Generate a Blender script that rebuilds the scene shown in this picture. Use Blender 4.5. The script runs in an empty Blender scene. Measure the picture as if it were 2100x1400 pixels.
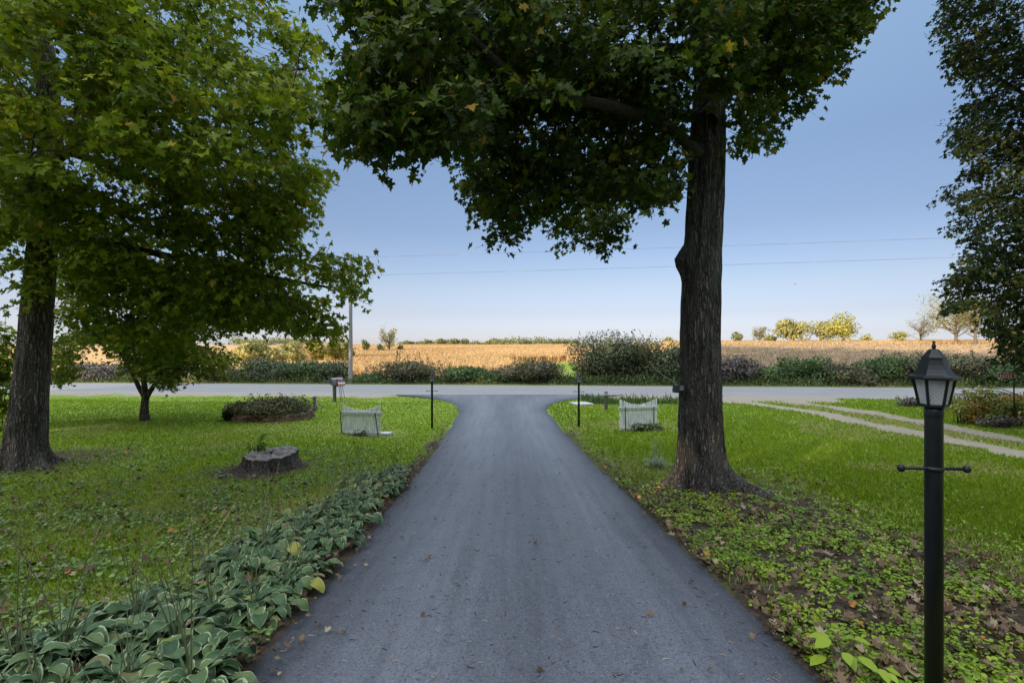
import bpy, bmesh, math, random
import numpy as np
from mathutils import Vector, Matrix

# ------------------------------------------------------------------ camera, sky, sun
S = bpy.context.scene
C = S.collection
F, CZ = 1000.0, 1.9                       # focal length in photo pixels, eye height
cam = bpy.data.objects.new('camera', bpy.data.cameras.new('camera'))
C.objects.link(cam)
cam.location = (0, 0, CZ)
cam.rotation_euler = (math.radians(90), 0, 0)
cam.data.sensor_width = 36.0
cam.data.lens = 36.0 * F / 2100.0
cam.data.clip_start = 0.05
cam.data.clip_end = 20000
S.camera = cam

SUN_EL, SUN_AZ = math.radians(10.0), math.radians(225)      # the sun stands behind and to the left
W = bpy.data.worlds.new("World"); S.world = W
W.use_nodes = True
wn = W.node_tree
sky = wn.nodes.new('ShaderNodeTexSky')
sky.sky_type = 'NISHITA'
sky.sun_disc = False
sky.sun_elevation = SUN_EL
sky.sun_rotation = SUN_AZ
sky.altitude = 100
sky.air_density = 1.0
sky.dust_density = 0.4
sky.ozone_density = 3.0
# sky bands: dimmed low down, boosted overhead out of frame as added fill light
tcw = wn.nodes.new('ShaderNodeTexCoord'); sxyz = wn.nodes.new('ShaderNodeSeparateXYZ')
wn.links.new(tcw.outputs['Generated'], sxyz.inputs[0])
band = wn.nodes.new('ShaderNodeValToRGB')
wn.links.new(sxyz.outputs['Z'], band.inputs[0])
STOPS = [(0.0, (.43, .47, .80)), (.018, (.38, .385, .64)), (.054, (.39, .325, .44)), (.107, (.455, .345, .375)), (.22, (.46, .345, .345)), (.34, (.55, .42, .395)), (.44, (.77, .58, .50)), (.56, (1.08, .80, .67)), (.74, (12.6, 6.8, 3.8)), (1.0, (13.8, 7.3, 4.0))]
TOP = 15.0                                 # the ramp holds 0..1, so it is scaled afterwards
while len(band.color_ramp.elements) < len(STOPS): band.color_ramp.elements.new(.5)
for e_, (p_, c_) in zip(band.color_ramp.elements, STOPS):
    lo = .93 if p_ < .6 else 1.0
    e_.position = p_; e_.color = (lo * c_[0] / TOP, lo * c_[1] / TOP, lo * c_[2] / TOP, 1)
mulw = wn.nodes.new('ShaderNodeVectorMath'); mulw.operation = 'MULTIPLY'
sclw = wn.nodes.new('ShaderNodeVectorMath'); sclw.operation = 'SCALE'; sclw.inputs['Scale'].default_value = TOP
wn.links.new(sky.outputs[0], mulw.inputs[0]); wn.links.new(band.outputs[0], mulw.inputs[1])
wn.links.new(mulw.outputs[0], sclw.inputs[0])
side = wn.nodes.new('ShaderNodeMapRange')
side.inputs['From Min'].default_value = -.75; side.inputs['From Max'].default_value = .75
side.inputs['To Min'].default_value = 1.45; side.inputs['To Max'].default_value = .80
wn.links.new(sxyz.outputs['X'], side.inputs['Value'])
sidew = wn.nodes.new('ShaderNodeVectorMath'); sidew.operation = 'SCALE'
wn.links.new(sclw.outputs[0], sidew.inputs[0]); wn.links.new(side.outputs['Result'], sidew.inputs['Scale'])
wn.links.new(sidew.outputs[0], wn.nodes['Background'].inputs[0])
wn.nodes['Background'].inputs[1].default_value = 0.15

sun = bpy.data.objects.new('sun', bpy.data.lights.new('sun', 'SUN'))
C.objects.link(sun)
sun.data.energy = 2.6
sun.data.angle = math.radians(0.6)
sun.data.color = (1.0, 0.80, 0.54)
sdir = Vector((math.sin(SUN_AZ) * math.cos(SUN_EL), math.cos(SUN_AZ) * math.cos(SUN_EL), math.sin(SUN_EL)))
sun.rotation_euler = sdir.to_track_quat('Z', 'Y').to_euler()

S.view_settings.view_transform = 'Standard'
S.view_settings.look = 'None'
S.view_settings.exposure = 1.68
S.view_settings.gamma = 1.0
S.cycles.max_bounces = 6
S.cycles.transparent_max_bounces = 8

# ------------------------------------------------------------------ helpers
def pw(px, py, d):
    return np.array([(px - 1050) / F * d, d, CZ - (py - 700) / F * d])

def smooth(a, b, t):
    t = np.clip((np.asarray(t, float) - a) / (b - a), 0, 1)
    return t * t * (3 - 2 * t)

def vnoise(x, y, scale=1.0, seed=0):
    x = np.asarray(x, float) / scale; y = np.asarray(y, float) / scale
    xi, yi = np.floor(x).astype(np.int64), np.floor(y).astype(np.int64)
    fx, fy = x - xi, y - yi
    fx, fy = fx * fx * (3 - 2 * fx), fy * fy * (3 - 2 * fy)
    def h(a, b):
        n = (a * 374761393 + b * 668265263 + seed * 974634777) & 0x7fffffff
        n = ((n ^ (n >> 13)) * 1274126177) & 0x7fffffff
        return ((n ^ (n >> 16)) & 0xffff) / 65535.0
    return (h(xi, yi) * (1 - fx) + h(xi + 1, yi) * fx) * (1 - fy) + (h(xi, yi + 1) * (1 - fx) + h(xi + 1, yi + 1) * fx) * fy

def fbm(x, y, scale, seed=0, octaves=3):
    s, a, t = 0, 1.0, 0
    for o in range(octaves):
        s = s + a * vnoise(x, y, scale / 2 ** o, seed + o * 17); t += a; a *= .5
    return s / t

def interp3(y, xs, zs, w=.8):
    return (np.interp(y - w, xs, zs) + np.interp(y, xs, zs) + np.interp(y + w, xs, zs)) / 3

def tag(o, label=None, cat=None, group=None, kind=None):
    if label: o['label'] = label
    if cat: o['category'] = cat
    if group: o['group'] = group
    if kind: o['kind'] = kind
    return o

def thing(name, label, cat, loc=(0, 0, 0), rotz=0, group=None):
    o = bpy.data.objects.new(name, None)
    o.empty_display_size = .1
    C.objects.link(o)
    o.location = [float(v) for v in loc]; o.rotation_euler = (0, 0, rotz)
    return tag(o, label, cat, group)

def link(name, me, m, parent=None, smooth_shade=False):
    o = bpy.data.objects.new(name, me)
    C.objects.link(o)
    if m is not None and len(me.materials) == 0: me.materials.append(m)
    if parent is not None: o.parent = parent
    if smooth_shade: me.polygons.foreach_set('use_smooth', [True] * len(me.polygons))
    return o

def copy_tree(o, parent=None):
    c = o.copy(); C.objects.link(c)
    c.parent = parent
    for ch in list(o.children): copy_tree(ch, c)
    return c

def np_mesh(name, V, faces, attrs=None, fattrs=None):
    """V (N,3); faces (M,k) of one size"""
    V = np.ascontiguousarray(V, np.float32); faces = np.ascontiguousarray(faces, np.int32)
    me = bpy.data.meshes.new(name)
    k = faces.shape[1]
    me.vertices.add(len(V)); me.vertices.foreach_set('co', V.ravel())
    me.loops.add(faces.size); me.loops.foreach_set('vertex_index', faces.ravel())
    me.polygons.add(len(faces)); me.polygons.foreach_set('loop_start', np.arange(0, faces.size, k, dtype=np.int32))
    for d, dom in ((attrs, 'POINT'), (fattrs, 'FACE')):
        for a, v in (d or {}).items():
            at = me.attributes.new(a, 'FLOAT', dom)
            at.data.foreach_set('value', np.ascontiguousarray(v, np.float32))
    me.update(calc_edges=True)
    return me

class MB:
    def __init__(s): s.v = []; s.f = []
    def add(s, vs, fs):
        b = len(s.v); s.v += [tuple(float(q) for q in p) for p in vs]; s.f += [tuple(b + i for i in f) for f in fs]; return s
    def box(s, c, d, rot=None):
        x, y, z = d[0] / 2, d[1] / 2, d[2] / 2
        vs = [Vector((a, b, e)) for a in (-x, x) for b in (-y, y) for e in (-z, z)]
        if rot is not None: vs = [rot @ v for v in vs]
        vs = [v + Vector(c) for v in vs]
        return s.add(vs, [(0, 1, 3, 2), (4, 6, 7, 5), (0, 4, 5, 1), (2, 3, 7, 6), (0, 2, 6, 4), (1, 5, 7, 3)])
    def tube(s, pts, rad, n=8, caps=True):
        pts = [Vector([float(q) for q in p]) for p in pts]
        rad = list(rad) if hasattr(rad, '__len__') else [rad] * len(pts)
        vs, fs, up = [], [], None
        for i, p in enumerate(pts):
            t = (pts[min(i + 1, len(pts) - 1)] - pts[max(i - 1, 0)])
            t = t.normalized() if t.length > 1e-9 else Vector((0, 0, 1))
            if up is None: up = t.orthogonal().normalized()
            up = (up - t * up.dot(t)); up = up.normalized() if up.length > 1e-6 else t.orthogonal().normalized()
            w = t.cross(up)
            for k in range(n):
                a = 2 * math.pi * k / n
                vs.append(p + (up * math.cos(a) + w * math.sin(a)) * rad[i])
        for i in range(len(pts) - 1):
            for k in range(n):
                fs.append((i * n + k, i * n + (k + 1) % n, (i + 1) * n + (k + 1) % n, (i + 1) * n + k))
        if caps:
            fs.append(tuple(range(n))[::-1]); fs.append(tuple((len(pts) - 1) * n + k for k in range(n)))
        return s.add(vs, fs)
    def lathe(s, prof, n=24, c=(0, 0, 0), phase=0, caps=True):
        vs, fs = [], []
        for r, z in prof:
            for k in range(n):
                a = 2 * math.pi * k / n + phase
                vs.append((c[0] + r * math.cos(a), c[1] + r * math.sin(a), c[2] + z))
        for i in range(len(prof) - 1):
            for k in range(n):
                fs.append((i * n + k, i * n + (k + 1) % n, (i + 1) * n + (k + 1) % n, (i + 1) * n + k))
        if caps:
            fs.append(tuple(range(n))[::-1]); fs.append(tuple((len(prof) - 1) * n + k for k in range(n)))
        return s.add(vs, fs)
    def build(s, name, m, parent=None, smooth_shade=False, bevel=0):
        me = bpy.data.meshes.new(name); me.from_pydata(s.v, [], s.f); me.update()
        o = link(name, me, m, parent, smooth_shade)
        if bevel:
            b = o.modifiers.new('bevel', 'BEVEL'); b.width = bevel; b.segments = 2; b.limit_method = 'ANGLE'
        return o

# ------------------------------------------------------------------ materials
def new_mat(name):
    m = bpy.data.materials.new(name); m.use_nodes = True
    nt = m.node_tree
    return m, nt, nt.nodes['Principled BSDF']

def N(nt, typ, **kw):
    n = nt.nodes.new(typ)
    for k, v in kw.items():
        if k in n.inputs: n.inputs[k].default_value = v
        else: setattr(n, k, v)
    return n

def ramp(nt, fac, stops):
    r = nt.nodes.new('ShaderNodeValToRGB')
    e = r.color_ramp.elements
    while len(e) < len(stops): e.new(.5)
    for i, (p, c) in enumerate(stops):
        e[i].position = p; e[i].color = (*c, 1) if len(c) == 3 else c
    nt.links.new(fac, r.inputs[0])
    return r.outputs[0]

def grey(v): return (v, v, v)

def noise(nt, vec, scale, detail=3, rough=.55):
    n = nt.nodes.new('ShaderNodeTexNoise')
    n.inputs['Scale'].default_value = scale; n.inputs['Detail'].default_value = detail; n.inputs['Roughness'].default_value = rough
    if vec is not None: nt.links.new(vec, n.inputs['Vector'])
    return n.outputs['Fac']

def mapped(nt, vec, scale=(1, 1, 1), rot=(0, 0, 0)):
    m = nt.nodes.new('ShaderNodeMapping')
    m.inputs['Scale'].default_value = scale; m.inputs['Rotation'].default_value = rot
    nt.links.new(vec, m.inputs['Vector']); return m.outputs[0]

def mix(nt, fac, a, b, mode='MIX'):
    m = nt.nodes.new('ShaderNodeMix'); m.data_type = 'RGBA'; m.blend_type = mode
    for sock, v in ((m.inputs['Factor'], fac), (m.inputs['A'], a), (m.inputs['B'], b)):
        pass
    fs = [i for i in m.inputs if i.name == 'Factor' and i.type == 'VALUE'][0]
    As = [i for i in m.inputs if i.name == 'A' and i.type == 'RGBA'][0]
    Bs = [i for i in m.inputs if i.name == 'B' and i.type == 'RGBA'][0]
    for sck, v in ((fs, fac), (As, a), (Bs, b)):
        if hasattr(v, 'is_linked'): nt.links.new(v, sck)
        elif isinstance(v, (int, float)): sck.default_value = v
        else: sck.default_value = (*v, 1)
    return [o for o in m.outputs if o.type == 'RGBA'][0]

def attr(nt, name):
    a = nt.nodes.new('ShaderNodeAttribute'); a.attribute_name = name; return a.outputs['Fac']

def bump(nt, p, h, strength=.5, dist=.02):
    b = nt.nodes.new('ShaderNodeBump'); b.inputs['Strength'].default_value = strength; b.inputs['Distance'].default_value = dist
    nt.links.new(h, b.inputs['Height']); nt.links.new(b.outputs[0], p.inputs['Normal'])

def pos(nt): return nt.nodes.new('ShaderNodeNewGeometry').outputs['Position']
def objco(nt): return nt.nodes.new('ShaderNodeTexCoord').outputs['Object']

def simple_mat(name, a, b, scale=20, rough=.6, bumpy=.2, metal=0.0, spec=.4, zs=1.0):
    m, nt, p = new_mat(name)
    v = mapped(nt, objco(nt), (1, 1, zs))
    f = noise(nt, v, scale, 4)
    nt.links.new(ramp(nt, f, [(.3, a), (.7, b)]), p.inputs['Base Color'])
    p.inputs['Roughness'].default_value = rough; p.inputs['Metallic'].default_value = metal
    p.inputs['Specular IOR Level'].default_value = spec
    if bumpy: bump(nt, p, f, bumpy, .01)
    return m

def leaf_mat(name, stops, trans=.35, rough=.5, spec=.3, tcol=None):
    """colour drawn leaf by leaf from the 'tint' attribute"""
    m, nt, p = new_mat(name)
    col = ramp(nt, attr(nt, 'tint'), stops)
    nt.links.new(col, p.inputs['Base Color'])
    p.inputs['Roughness'].default_value = rough; p.inputs['Specular IOR Level'].default_value = spec
    t = nt.nodes.new('ShaderNodeBsdfTranslucent')
    nt.links.new(mix(nt, .5, col, mix(nt, 1.0, col, tcol or (1.0, 1.0, .35), 'MULTIPLY')), t.inputs['Color'])
    ms = nt.nodes.new('ShaderNodeMixShader'); ms.inputs[0].default_value = trans
    nt.links.new(p.outputs[0], ms.inputs[1]); nt.links.new(t.outputs[0], ms.inputs[2])
    nt.links.new(ms.outputs[0], nt.nodes['Material Output'].inputs['Surface'])
    return m

def bark_mat(name, dark, mid, light, ridge=26):
    m, nt, p = new_mat(name)
    o = objco(nt)
    v = mapped(nt, o, (1, 1, .13))
    w = nt.nodes.new('ShaderNodeTexVoronoi'); w.feature = 'DISTANCE_TO_EDGE'; w.inputs['Scale'].default_value = ridge
    warp = nt.nodes.new('ShaderNodeVectorMath'); warp.operation = 'ADD'
    nz = nt.nodes.new('ShaderNodeTexNoise'); nz.inputs['Scale'].default_value = 9; nt.links.new(o, nz.inputs['Vector'])
    sc = nt.nodes.new('ShaderNodeVectorMath'); sc.operation = 'SCALE'; sc.inputs['Scale'].default_value = .06
    nt.links.new(nz.outputs['Color'], sc.inputs[0]); nt.links.new(v, warp.inputs[0]); nt.links.new(sc.outputs[0], warp.inputs[1])
    nt.links.new(warp.outputs[0], w.inputs['Vector'])
    f2 = noise(nt, mapped(nt, o, (1, 1, .3)), 45, 5, .65)
    f3 = noise(nt, mapped(nt, o, (1, 1, .45)), 3.2, 4)
    f4 = noise(nt, mapped(nt, o, (1, 1, .16)), 11, 3, .6)
    h = nt.nodes.new('ShaderNodeMath'); h.operation = 'MULTIPLY_ADD'
    nt.links.new(ramp(nt, w.outputs['Distance'], [(0, grey(0)), (.35, grey(1))]), h.inputs[0]); h.inputs[1].default_value = .7
    sc2 = nt.nodes.new('ShaderNodeMath'); sc2.operation = 'MULTIPLY'; sc2.inputs[1].default_value = .5
    nt.links.new(f2, sc2.inputs[0]); nt.links.new(sc2.outputs[0], h.inputs[2])
    col = ramp(nt, h.outputs[0], [(.15, dark), (.5, mid), (.95, light)])
    col = mix(nt, ramp(nt, f4, [(.35, grey(.75)), (.55, grey(0))]), col, dark)
    col = mix(nt, ramp(nt, f3, [(.48, grey(0)), (.70, grey(.55))]), col, (.10, .105, .08))
    nt.links.new(col, p.inputs['Base Color'])
    p.inputs['Roughness'].default_value = .9; p.inputs['Specular IOR Level'].default_value = .15
    bump(nt, p, h.outputs[0], 1.0, .035)
    return m

M = {}
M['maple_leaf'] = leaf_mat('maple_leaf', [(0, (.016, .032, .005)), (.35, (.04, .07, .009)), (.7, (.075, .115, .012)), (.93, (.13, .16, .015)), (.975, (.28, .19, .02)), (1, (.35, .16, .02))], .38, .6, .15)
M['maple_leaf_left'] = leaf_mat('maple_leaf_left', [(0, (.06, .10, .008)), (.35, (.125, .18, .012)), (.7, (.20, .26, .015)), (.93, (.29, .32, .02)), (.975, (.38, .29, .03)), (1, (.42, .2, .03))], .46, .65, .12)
M['small_tree_leaf'] = leaf_mat('small_tree_leaf', [(0, (.055, .08, .012)), (.35, (.10, .14, .016)), (.7, (.15, .19, .02)), (.95, (.24, .25, .035)), (1, (.38, .22, .03))], .45, .7, .1)
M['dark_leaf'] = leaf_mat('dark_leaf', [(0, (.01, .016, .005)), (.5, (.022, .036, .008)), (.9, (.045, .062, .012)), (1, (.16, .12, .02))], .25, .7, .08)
M['shrub_leaf'] = leaf_mat('shrub_leaf', [(0, (.04, .052, .028)), (.5, (.10, .125, .055)), (.85, (.17, .20, .09)), (1, (.23, .18, .12))], .2)
M['green_shrub_leaf'] = leaf_mat('green_shrub_leaf', [(0, (.035, .06, .02)), (.5, (.085, .145, .04)), (.9, (.15, .22, .06)), (1, (.25, .24, .09))], .25)
M['brown_shrub_leaf'] = leaf_mat('brown_shrub_leaf', [(0, (.055, .047, .033)), (.4, (.11, .11, .05)), (.8, (.18, .165, .075)), (1, (.26, .17, .11))], .2)
M['purple_shrub_leaf'] = leaf_mat('purple_shrub_leaf', [(0, (.06, .05, .05)), (.5, (.14, .12, .11)), (1, (.21, .19, .13))], .15)
M['autumn_leaf'] = leaf_mat('autumn_leaf', [(0, (.13, .18, .05)), (.4, (.33, .34, .07)), (.7, (.56, .34, .10)), (1, (.52, .18, .14))], .3)
M['undergrowth_leaf'] = leaf_mat('undergrowth_leaf', [(0, (.05, .07, .025)), (.4, (.09, .13, .035)), (.75, (.15, .17, .06)), (1, (.28, .25, .13))], .25)
M['far_green'] = leaf_mat('far_green', [(0, (.07, .085, .03)), (.5, (.14, .155, .05)), (1, (.23, .22, .07))], .2)
M['far_yellow'] = leaf_mat('far_yellow', [(0, (.17, .175, .045)), (.5, (.285, .275, .06)), (1, (.42, .36, .08))], .3)
M['far_olive'] = leaf_mat('far_olive', [(0, (.15, .15, .05)), (.5, (.28, .27, .085)), (1, (.40, .35, .12))], .25)
M['grass_blade'] = leaf_mat('grass_blade', [(0, (.115, .165, .024)), (.4, (.20, .295, .022)), (.75, (.29, .40, .026)), (.93, (.37, .40, .08)), (1, (.48, .41, .22))], .38, .6, .15)
M['corn_leaf'] = leaf_mat('corn_leaf', [(0, (.30, .19, .085)), (.5, (.51, .345, .165)), (1, (.66, .49, .28))], .3, .7, .2, (1, .9, .7))
M['weed_leaf'] = leaf_mat('weed_leaf', [(0, (.25, .19, .12)), (.5, (.41, .31, .20)), (1, (.56, .44, .29))], .25, .7, .2, (1, .9, .7))
M['cover_leaf'] = leaf_mat('cover_leaf', [(0, (.08, .14, .014)), (.5, (.20, .30, .02)), (1, (.34, .42, .035))], .35)
M['cover_dark_leaf'] = leaf_mat('cover_dark_leaf', [(0, (.07, .12, .035)), (.5, (.14, .22, .06)), (1, (.24, .33, .09))], .3)
M['litter_leaf'] = leaf_mat('litter_leaf', [(0, (.04, .026, .016)), (.4, (.10, .062, .035)), (.75, (.19, .13, .075)), (.92, (.32, .25, .17)), (.96, (.38, .17, .04)), (1, (.40, .13, .03))], .15, .75, .2, (1, .8, .5))
M['twig_bit'] = leaf_mat('twig_bit', [(0, (.03, .02, .015)), (.4, (.10, .07, .05)), (1, (.42, .33, .23))], .0, .8, .2)
M['bark'] = bark_mat('bark', (.014, .012, .011), (.075, .065, .058), (.18, .16, .14))
M['bark_left'] = bark_mat('bark_left', (.02, .016, .014), (.10, .082, .068), (.24, .205, .175))
M['limb_bark'] = simple_mat('limb_bark', (.018, .015, .013), (.06, .052, .045), 30, .9, .4, spec=.1)
M['far_bark'] = simple_mat('far_bark', (.08, .065, .05), (.18, .15, .12), 10, .9, 0, spec=.1)
M['black_metal'] = simple_mat('black_metal', (.004, .0055, .006), (.011, .015, .0145), 9, .42, .06, spec=.3)
M['dark_stake'] = simple_mat('dark_stake', (.012, .013, .014), (.025, .025, .026), 30, .6, .1)
M['picket_paint'] = simple_mat('picket_paint', (.60, .61, .60), (.84, .85, .83), 14, .8, .2, spec=.2, zs=.25)
M['rail_wood'] = simple_mat('rail_wood', (.44, .43, .44), (.64, .63, .64), 18, .85, .3, spec=.2)
M['old_wood'] = simple_mat('old_wood', (.05, .045, .04), (.15, .13, .11), 22, .9, .4, spec=.15, zs=.2)
M['pale_wood'] = simple_mat('pale_wood', (.30, .28, .26), (.48, .45, .42), 16, .9, .3, spec=.15, zs=.2)
M['pole_wood'] = simple_mat('pole_wood', (.20, .18, .165), (.36, .335, .31), 14, .9, .4, spec=.15, zs=.06)
M['concrete'] = simple_mat('concrete', (.32, .31, .30), (.48, .47, .45), 9, .9, .3, spec=.2)
M['mailbox_grey'] = simple_mat('mailbox_grey', (.14, .145, .16), (.24, .245, .26), 12, .5, .05, metal=.2)
M['dark_plastic'] = simple_mat('dark_plastic', (.02, .022, .028), (.04, .042, .05), 20, .5, .05)
M['red_paint'] = simple_mat('red_paint', (.20, .025, .03), (.30, .045, .05), 18, .5, .05)
M['dark_red_paint'] = simple_mat('dark_red_paint', (.06, .010, .012), (.10, .016, .018), 18, .5, .05)
M['pink_print'] = simple_mat('pink_print', (.40, .16, .17), (.65, .5, .5), 9, .6, .02)
M['sign_red'] = simple_mat('sign_red', (.42, .012, .07), (.48, .018, .085), 8, .45, .02)
M['white_letter'] = simple_mat('white_letter', (.72, .72, .74), (.82, .82, .84), 8, .5, 0)
M['wire'] = simple_mat('wire', (.24, .25, .28), (.32, .33, .36), 8, .6, 0)
M['stone'] = simple_mat('stone', (.12, .085, .07), (.42, .28, .20), 4, .9, .5, spec=.2)
M['soil'] = simple_mat('soil', (.03, .024, .018), (.07, .055, .042), 14, .95, .6, spec=.1)
M['pale_blade'] = leaf_mat('pale_blade', [(0, (.10, .14, .09)), (.6, (.22, .27, .18)), (1, (.42, .42, .33))], .3)
M['hosta_stalk'] = simple_mat('hosta_stalk', (.07, .085, .035), (.17, .18, .09), 12, .7, 0)

def glass_mat():
    m, nt, p = new_mat('lantern_glass')
    o = nt.nodes.new('ShaderNodeTexCoord').outputs['UV']
    p.inputs['Base Color'].default_value = (.80, .82, .84, 1)
    p.inputs['Roughness'].default_value = .10
    p.inputs['Transmission Weight'].default_value = .66
    p.inputs['IOR'].default_value = 1.2
    hs = []
    for r in (.72, -.72):
        w = nt.nodes.new('ShaderNodeTexWave'); w.bands_direction = 'X'; w.inputs['Scale'].default_value = 1.75
        nt.links.new(mapped(nt, o, (1, 1.6, 1), (0, 0, r)), w.inputs['Vector'])
        hs.append(ramp(nt, w.outputs['Fac'], [(.90, grey(0)), (.97, grey(1))]))
    mx = mix(nt, 1.0, hs[0], hs[1], 'LIGHTEN')
    nt.links.new(mix(nt, mx, (.74, .76, .77), (.96, .97, .98)), p.inputs['Base Color'])
    bump(nt, p, mx, .6, .004)
    return m
M['lantern_glass'] = glass_mat()

def hosta_mat():
    m, nt, p = new_mat('hosta_leaf')
    rim, tint = attr(nt, 'rim'), attr(nt, 'tint')
    o = objco(nt)
    nz = noise(nt, o, 14, 3)
    add = nt.nodes.new('ShaderNodeMath'); add.operation = 'MULTIPLY_ADD'; add.inputs[1].default_value = .35
    nt.links.new(nz, add.inputs[0]); nt.links.new(rim, add.inputs[2])
    green = ramp(nt, tint, [(0, (.035, .08, .028)), (.5, (.075, .14, .05)), (.78, (.14, .20, .06)), (.86, (.19, .12, .06)), (.93, (.24, .28, .045)), (1, (.36, .34, .06))])
    rimc = ramp(nt, tint, [(0, (.28, .36, .18)), (.6, (.48, .53, .32)), (.9, (.64, .66, .48)), (1, (.6, .56, .2))])
    col = mix(nt, ramp(nt, add.outputs[0], [(.86, grey(0)), (.97, grey(1))]), green, rimc)
    nt.links.new(col, p.inputs['Base Color'])
    p.inputs['Roughness'].default_value = .42; p.inputs['Specular IOR Level'].default_value = .45
    u = nt.nodes.new('ShaderNodeTexWave'); u.inputs['Scale'].default_value = 1.0; u.bands_direction = 'X'
    cmb = nt.nodes.new('ShaderNodeCombineXYZ'); nt.links.new(attr(nt, 'vein'), cmb.inputs[0]); nt.links.new(cmb.outputs[0], u.inputs['Vector'])
    bump(nt, p, u.outputs['Fac'], .5, .006)
    t = nt.nodes.new('ShaderNodeBsdfTranslucent'); nt.links.new(col, t.inputs['Color'])
    ms = nt.nodes.new('ShaderNodeMixShader'); ms.inputs[0].default_value = .22
    nt.links.new(p.outputs[0], ms.inputs[1]); nt.links.new(t.outputs[0], ms.inputs[2])
    nt.links.new(ms.outputs[0], nt.nodes['Material Output'].inputs['Surface'])
    return m
M['hosta_leaf'] = hosta_mat()

# ------------------------------------------------------------------ the ground
XL_Y = [-30, 3, 10.9, 18, 20.3, 22.2, 23.6, 24.6, 25.6]; XL_X = [-1.6, -1.67, -1.85, -2.2, -2.2, -2.55, -3.3, -4.4, -6.5]
XR_Y = [-30, 3, 10.9, 18, 21.0, 22.3, 23.5, 24.4, 25.4]; XR_X = [2.0, 1.91, 1.74, 1.65, 1.48, 1.7, 2.6, 3.9, 6.3]
def drive_left(y): return interp3(y, XL_Y, XL_X, .3)
def drive_right(y): return interp3(y, XR_Y, XR_X, .3)
def drive_z(y): return interp3(y, [-60, -10, 0, 15, 17, 19.5, 22, 25, 40], [.65, .65, 0, -.975, -1.06, -1.08, -1.0, -.868, -.868])
def road_shift(x, y): return y + .065 * x * smooth(14, 24, y)
ROAD0, ROAD1, ROADZ = 25.2, 31.1, -.868

def ground(x, y):
    x = np.asarray(x, float); y = np.asarray(y, float)
    yr = road_shift(x, y)
    zc = drive_z(y)
    zl = interp3(yr, [-60, -10, 0, 9, 12, 16, 20, 21.5, 23.2, 24.0, 25.0, 33], [.65, .65, 0, -.585, -.66, -.70, -.72, -.85, -1.15, -1.1, -.9, -.9], .5)
    zr = interp3(yr, [-60, -10, 0, 11, 14, 18, 25, 33], [.65, .65, 0, -.715, -.82, -.88, -.9, -.9])
    zr = zr - .32 * np.exp(-((yr - 23.3) / .9) ** 2) * smooth(2.9, 4.2, x) * smooth(10.5, 8.5, x)
    t = smooth(-2.5, -6.5, x)
    z = np.where(x < 0, zc * (1 - t) + zl * t, zc * (1 - smooth(2.0, 6, x)) + zr * smooth(2.0, 6, x))
    # beyond the road
    s = x / np.maximum(y, 1)
    k = smooth(.03, .42, s)
    ys = [31, 33, 36, 46, 80, 150, 250, 420, 620, 1500, 6000]
    fc = interp3(yr, ys, [-.9, -1.05, -1.3, -2.3, -2.55, -2.3, -1.9, -1.15, -3, -25, -140], 1.5)
    fr = interp3(yr, ys, [-.9, -1.05, -1.3, -1.9, -.75, .55, .2, -1.5, -6, -30, -150], 1.5)
    # the right-hand rise has its crest a hundred and twenty metres off
    fr = fr + .75 * np.exp(-((yr - 125) / 30) ** 2) * k
    far = fc * (1 - k) + fr * k
    far = far + (fbm(x, y, 60, 5) - .5) * .9 * smooth(60, 160, y)
    b = smooth(31.3, 33.5, yr)
    z = z * (1 - b) + far * b
    xl, xr = drive_left(y), drive_right(y)
    out = np.maximum(np.maximum(xl - x, x - xr), 0)
    ondrive = (y < 26) & (out <= 0)
    amp = smooth(.1, 1.6, np.where(y < 25.5, out, 5)) * smooth(24.9, 23.9, yr) + smooth(31.5, 33, yr)
    z = z + amp * ((fbm(x, y, 3.0, 1) - .5) * .10 + (fbm(x, y, .7, 2) - .5) * .035)
    z = np.where(ondrive, zc - .04, z)
    inroad = (yr > ROAD0 + .1) & (yr < ROAD1 - .1)
    z = np.where(inroad, np.minimum(z, ROADZ - .04), z)
    return z

def g1(x, y): return float(ground(np.array([x]), np.array([y]))[0])

def pix(px, py):
    """the point of the ground under a photo pixel"""
    d = np.arange(1.5, 60, .02)
    x = (px - 1050) / F * d
    below = ground(x, d) >= CZ - (py - 700) / F * d
    i = int(np.argmax(below)) if below.any() else len(d) - 1
    return np.array([x[i], d[i], g1(x[i], d[i])])

def track_gravel(x, y):
    """the two wheel ruts of the gravel track and the gravel apron by the road"""
    yr = road_shift(x, y)
    wob = (fbm(x, y, 1.2, 31, 4) - .5) * .9
    bend = -1.6 * smooth(19, 25, yr)
    r1 = np.abs(x - 11.95 - bend + wob); r2 = np.abs(x - 13.85 - bend * .6 + wob)
    rut = np.maximum(smooth(.78, .28, r1), smooth(.72, .25, r2)) * smooth(25.4, 25.2, yr)
    ap = smooth(9.0, 10.2, x + wob) * smooth(16.5, 15, x + wob) * smooth(22.2, 24.4, yr + wob) * smooth(25.6, 25.3, yr)
    sh = smooth(.55, .2, np.abs(yr - 25.0) + wob * .9) * (y < 27)
    return np.clip(np.maximum(np.maximum(rut, ap * .95), sh * .8), 0, 1)

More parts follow.
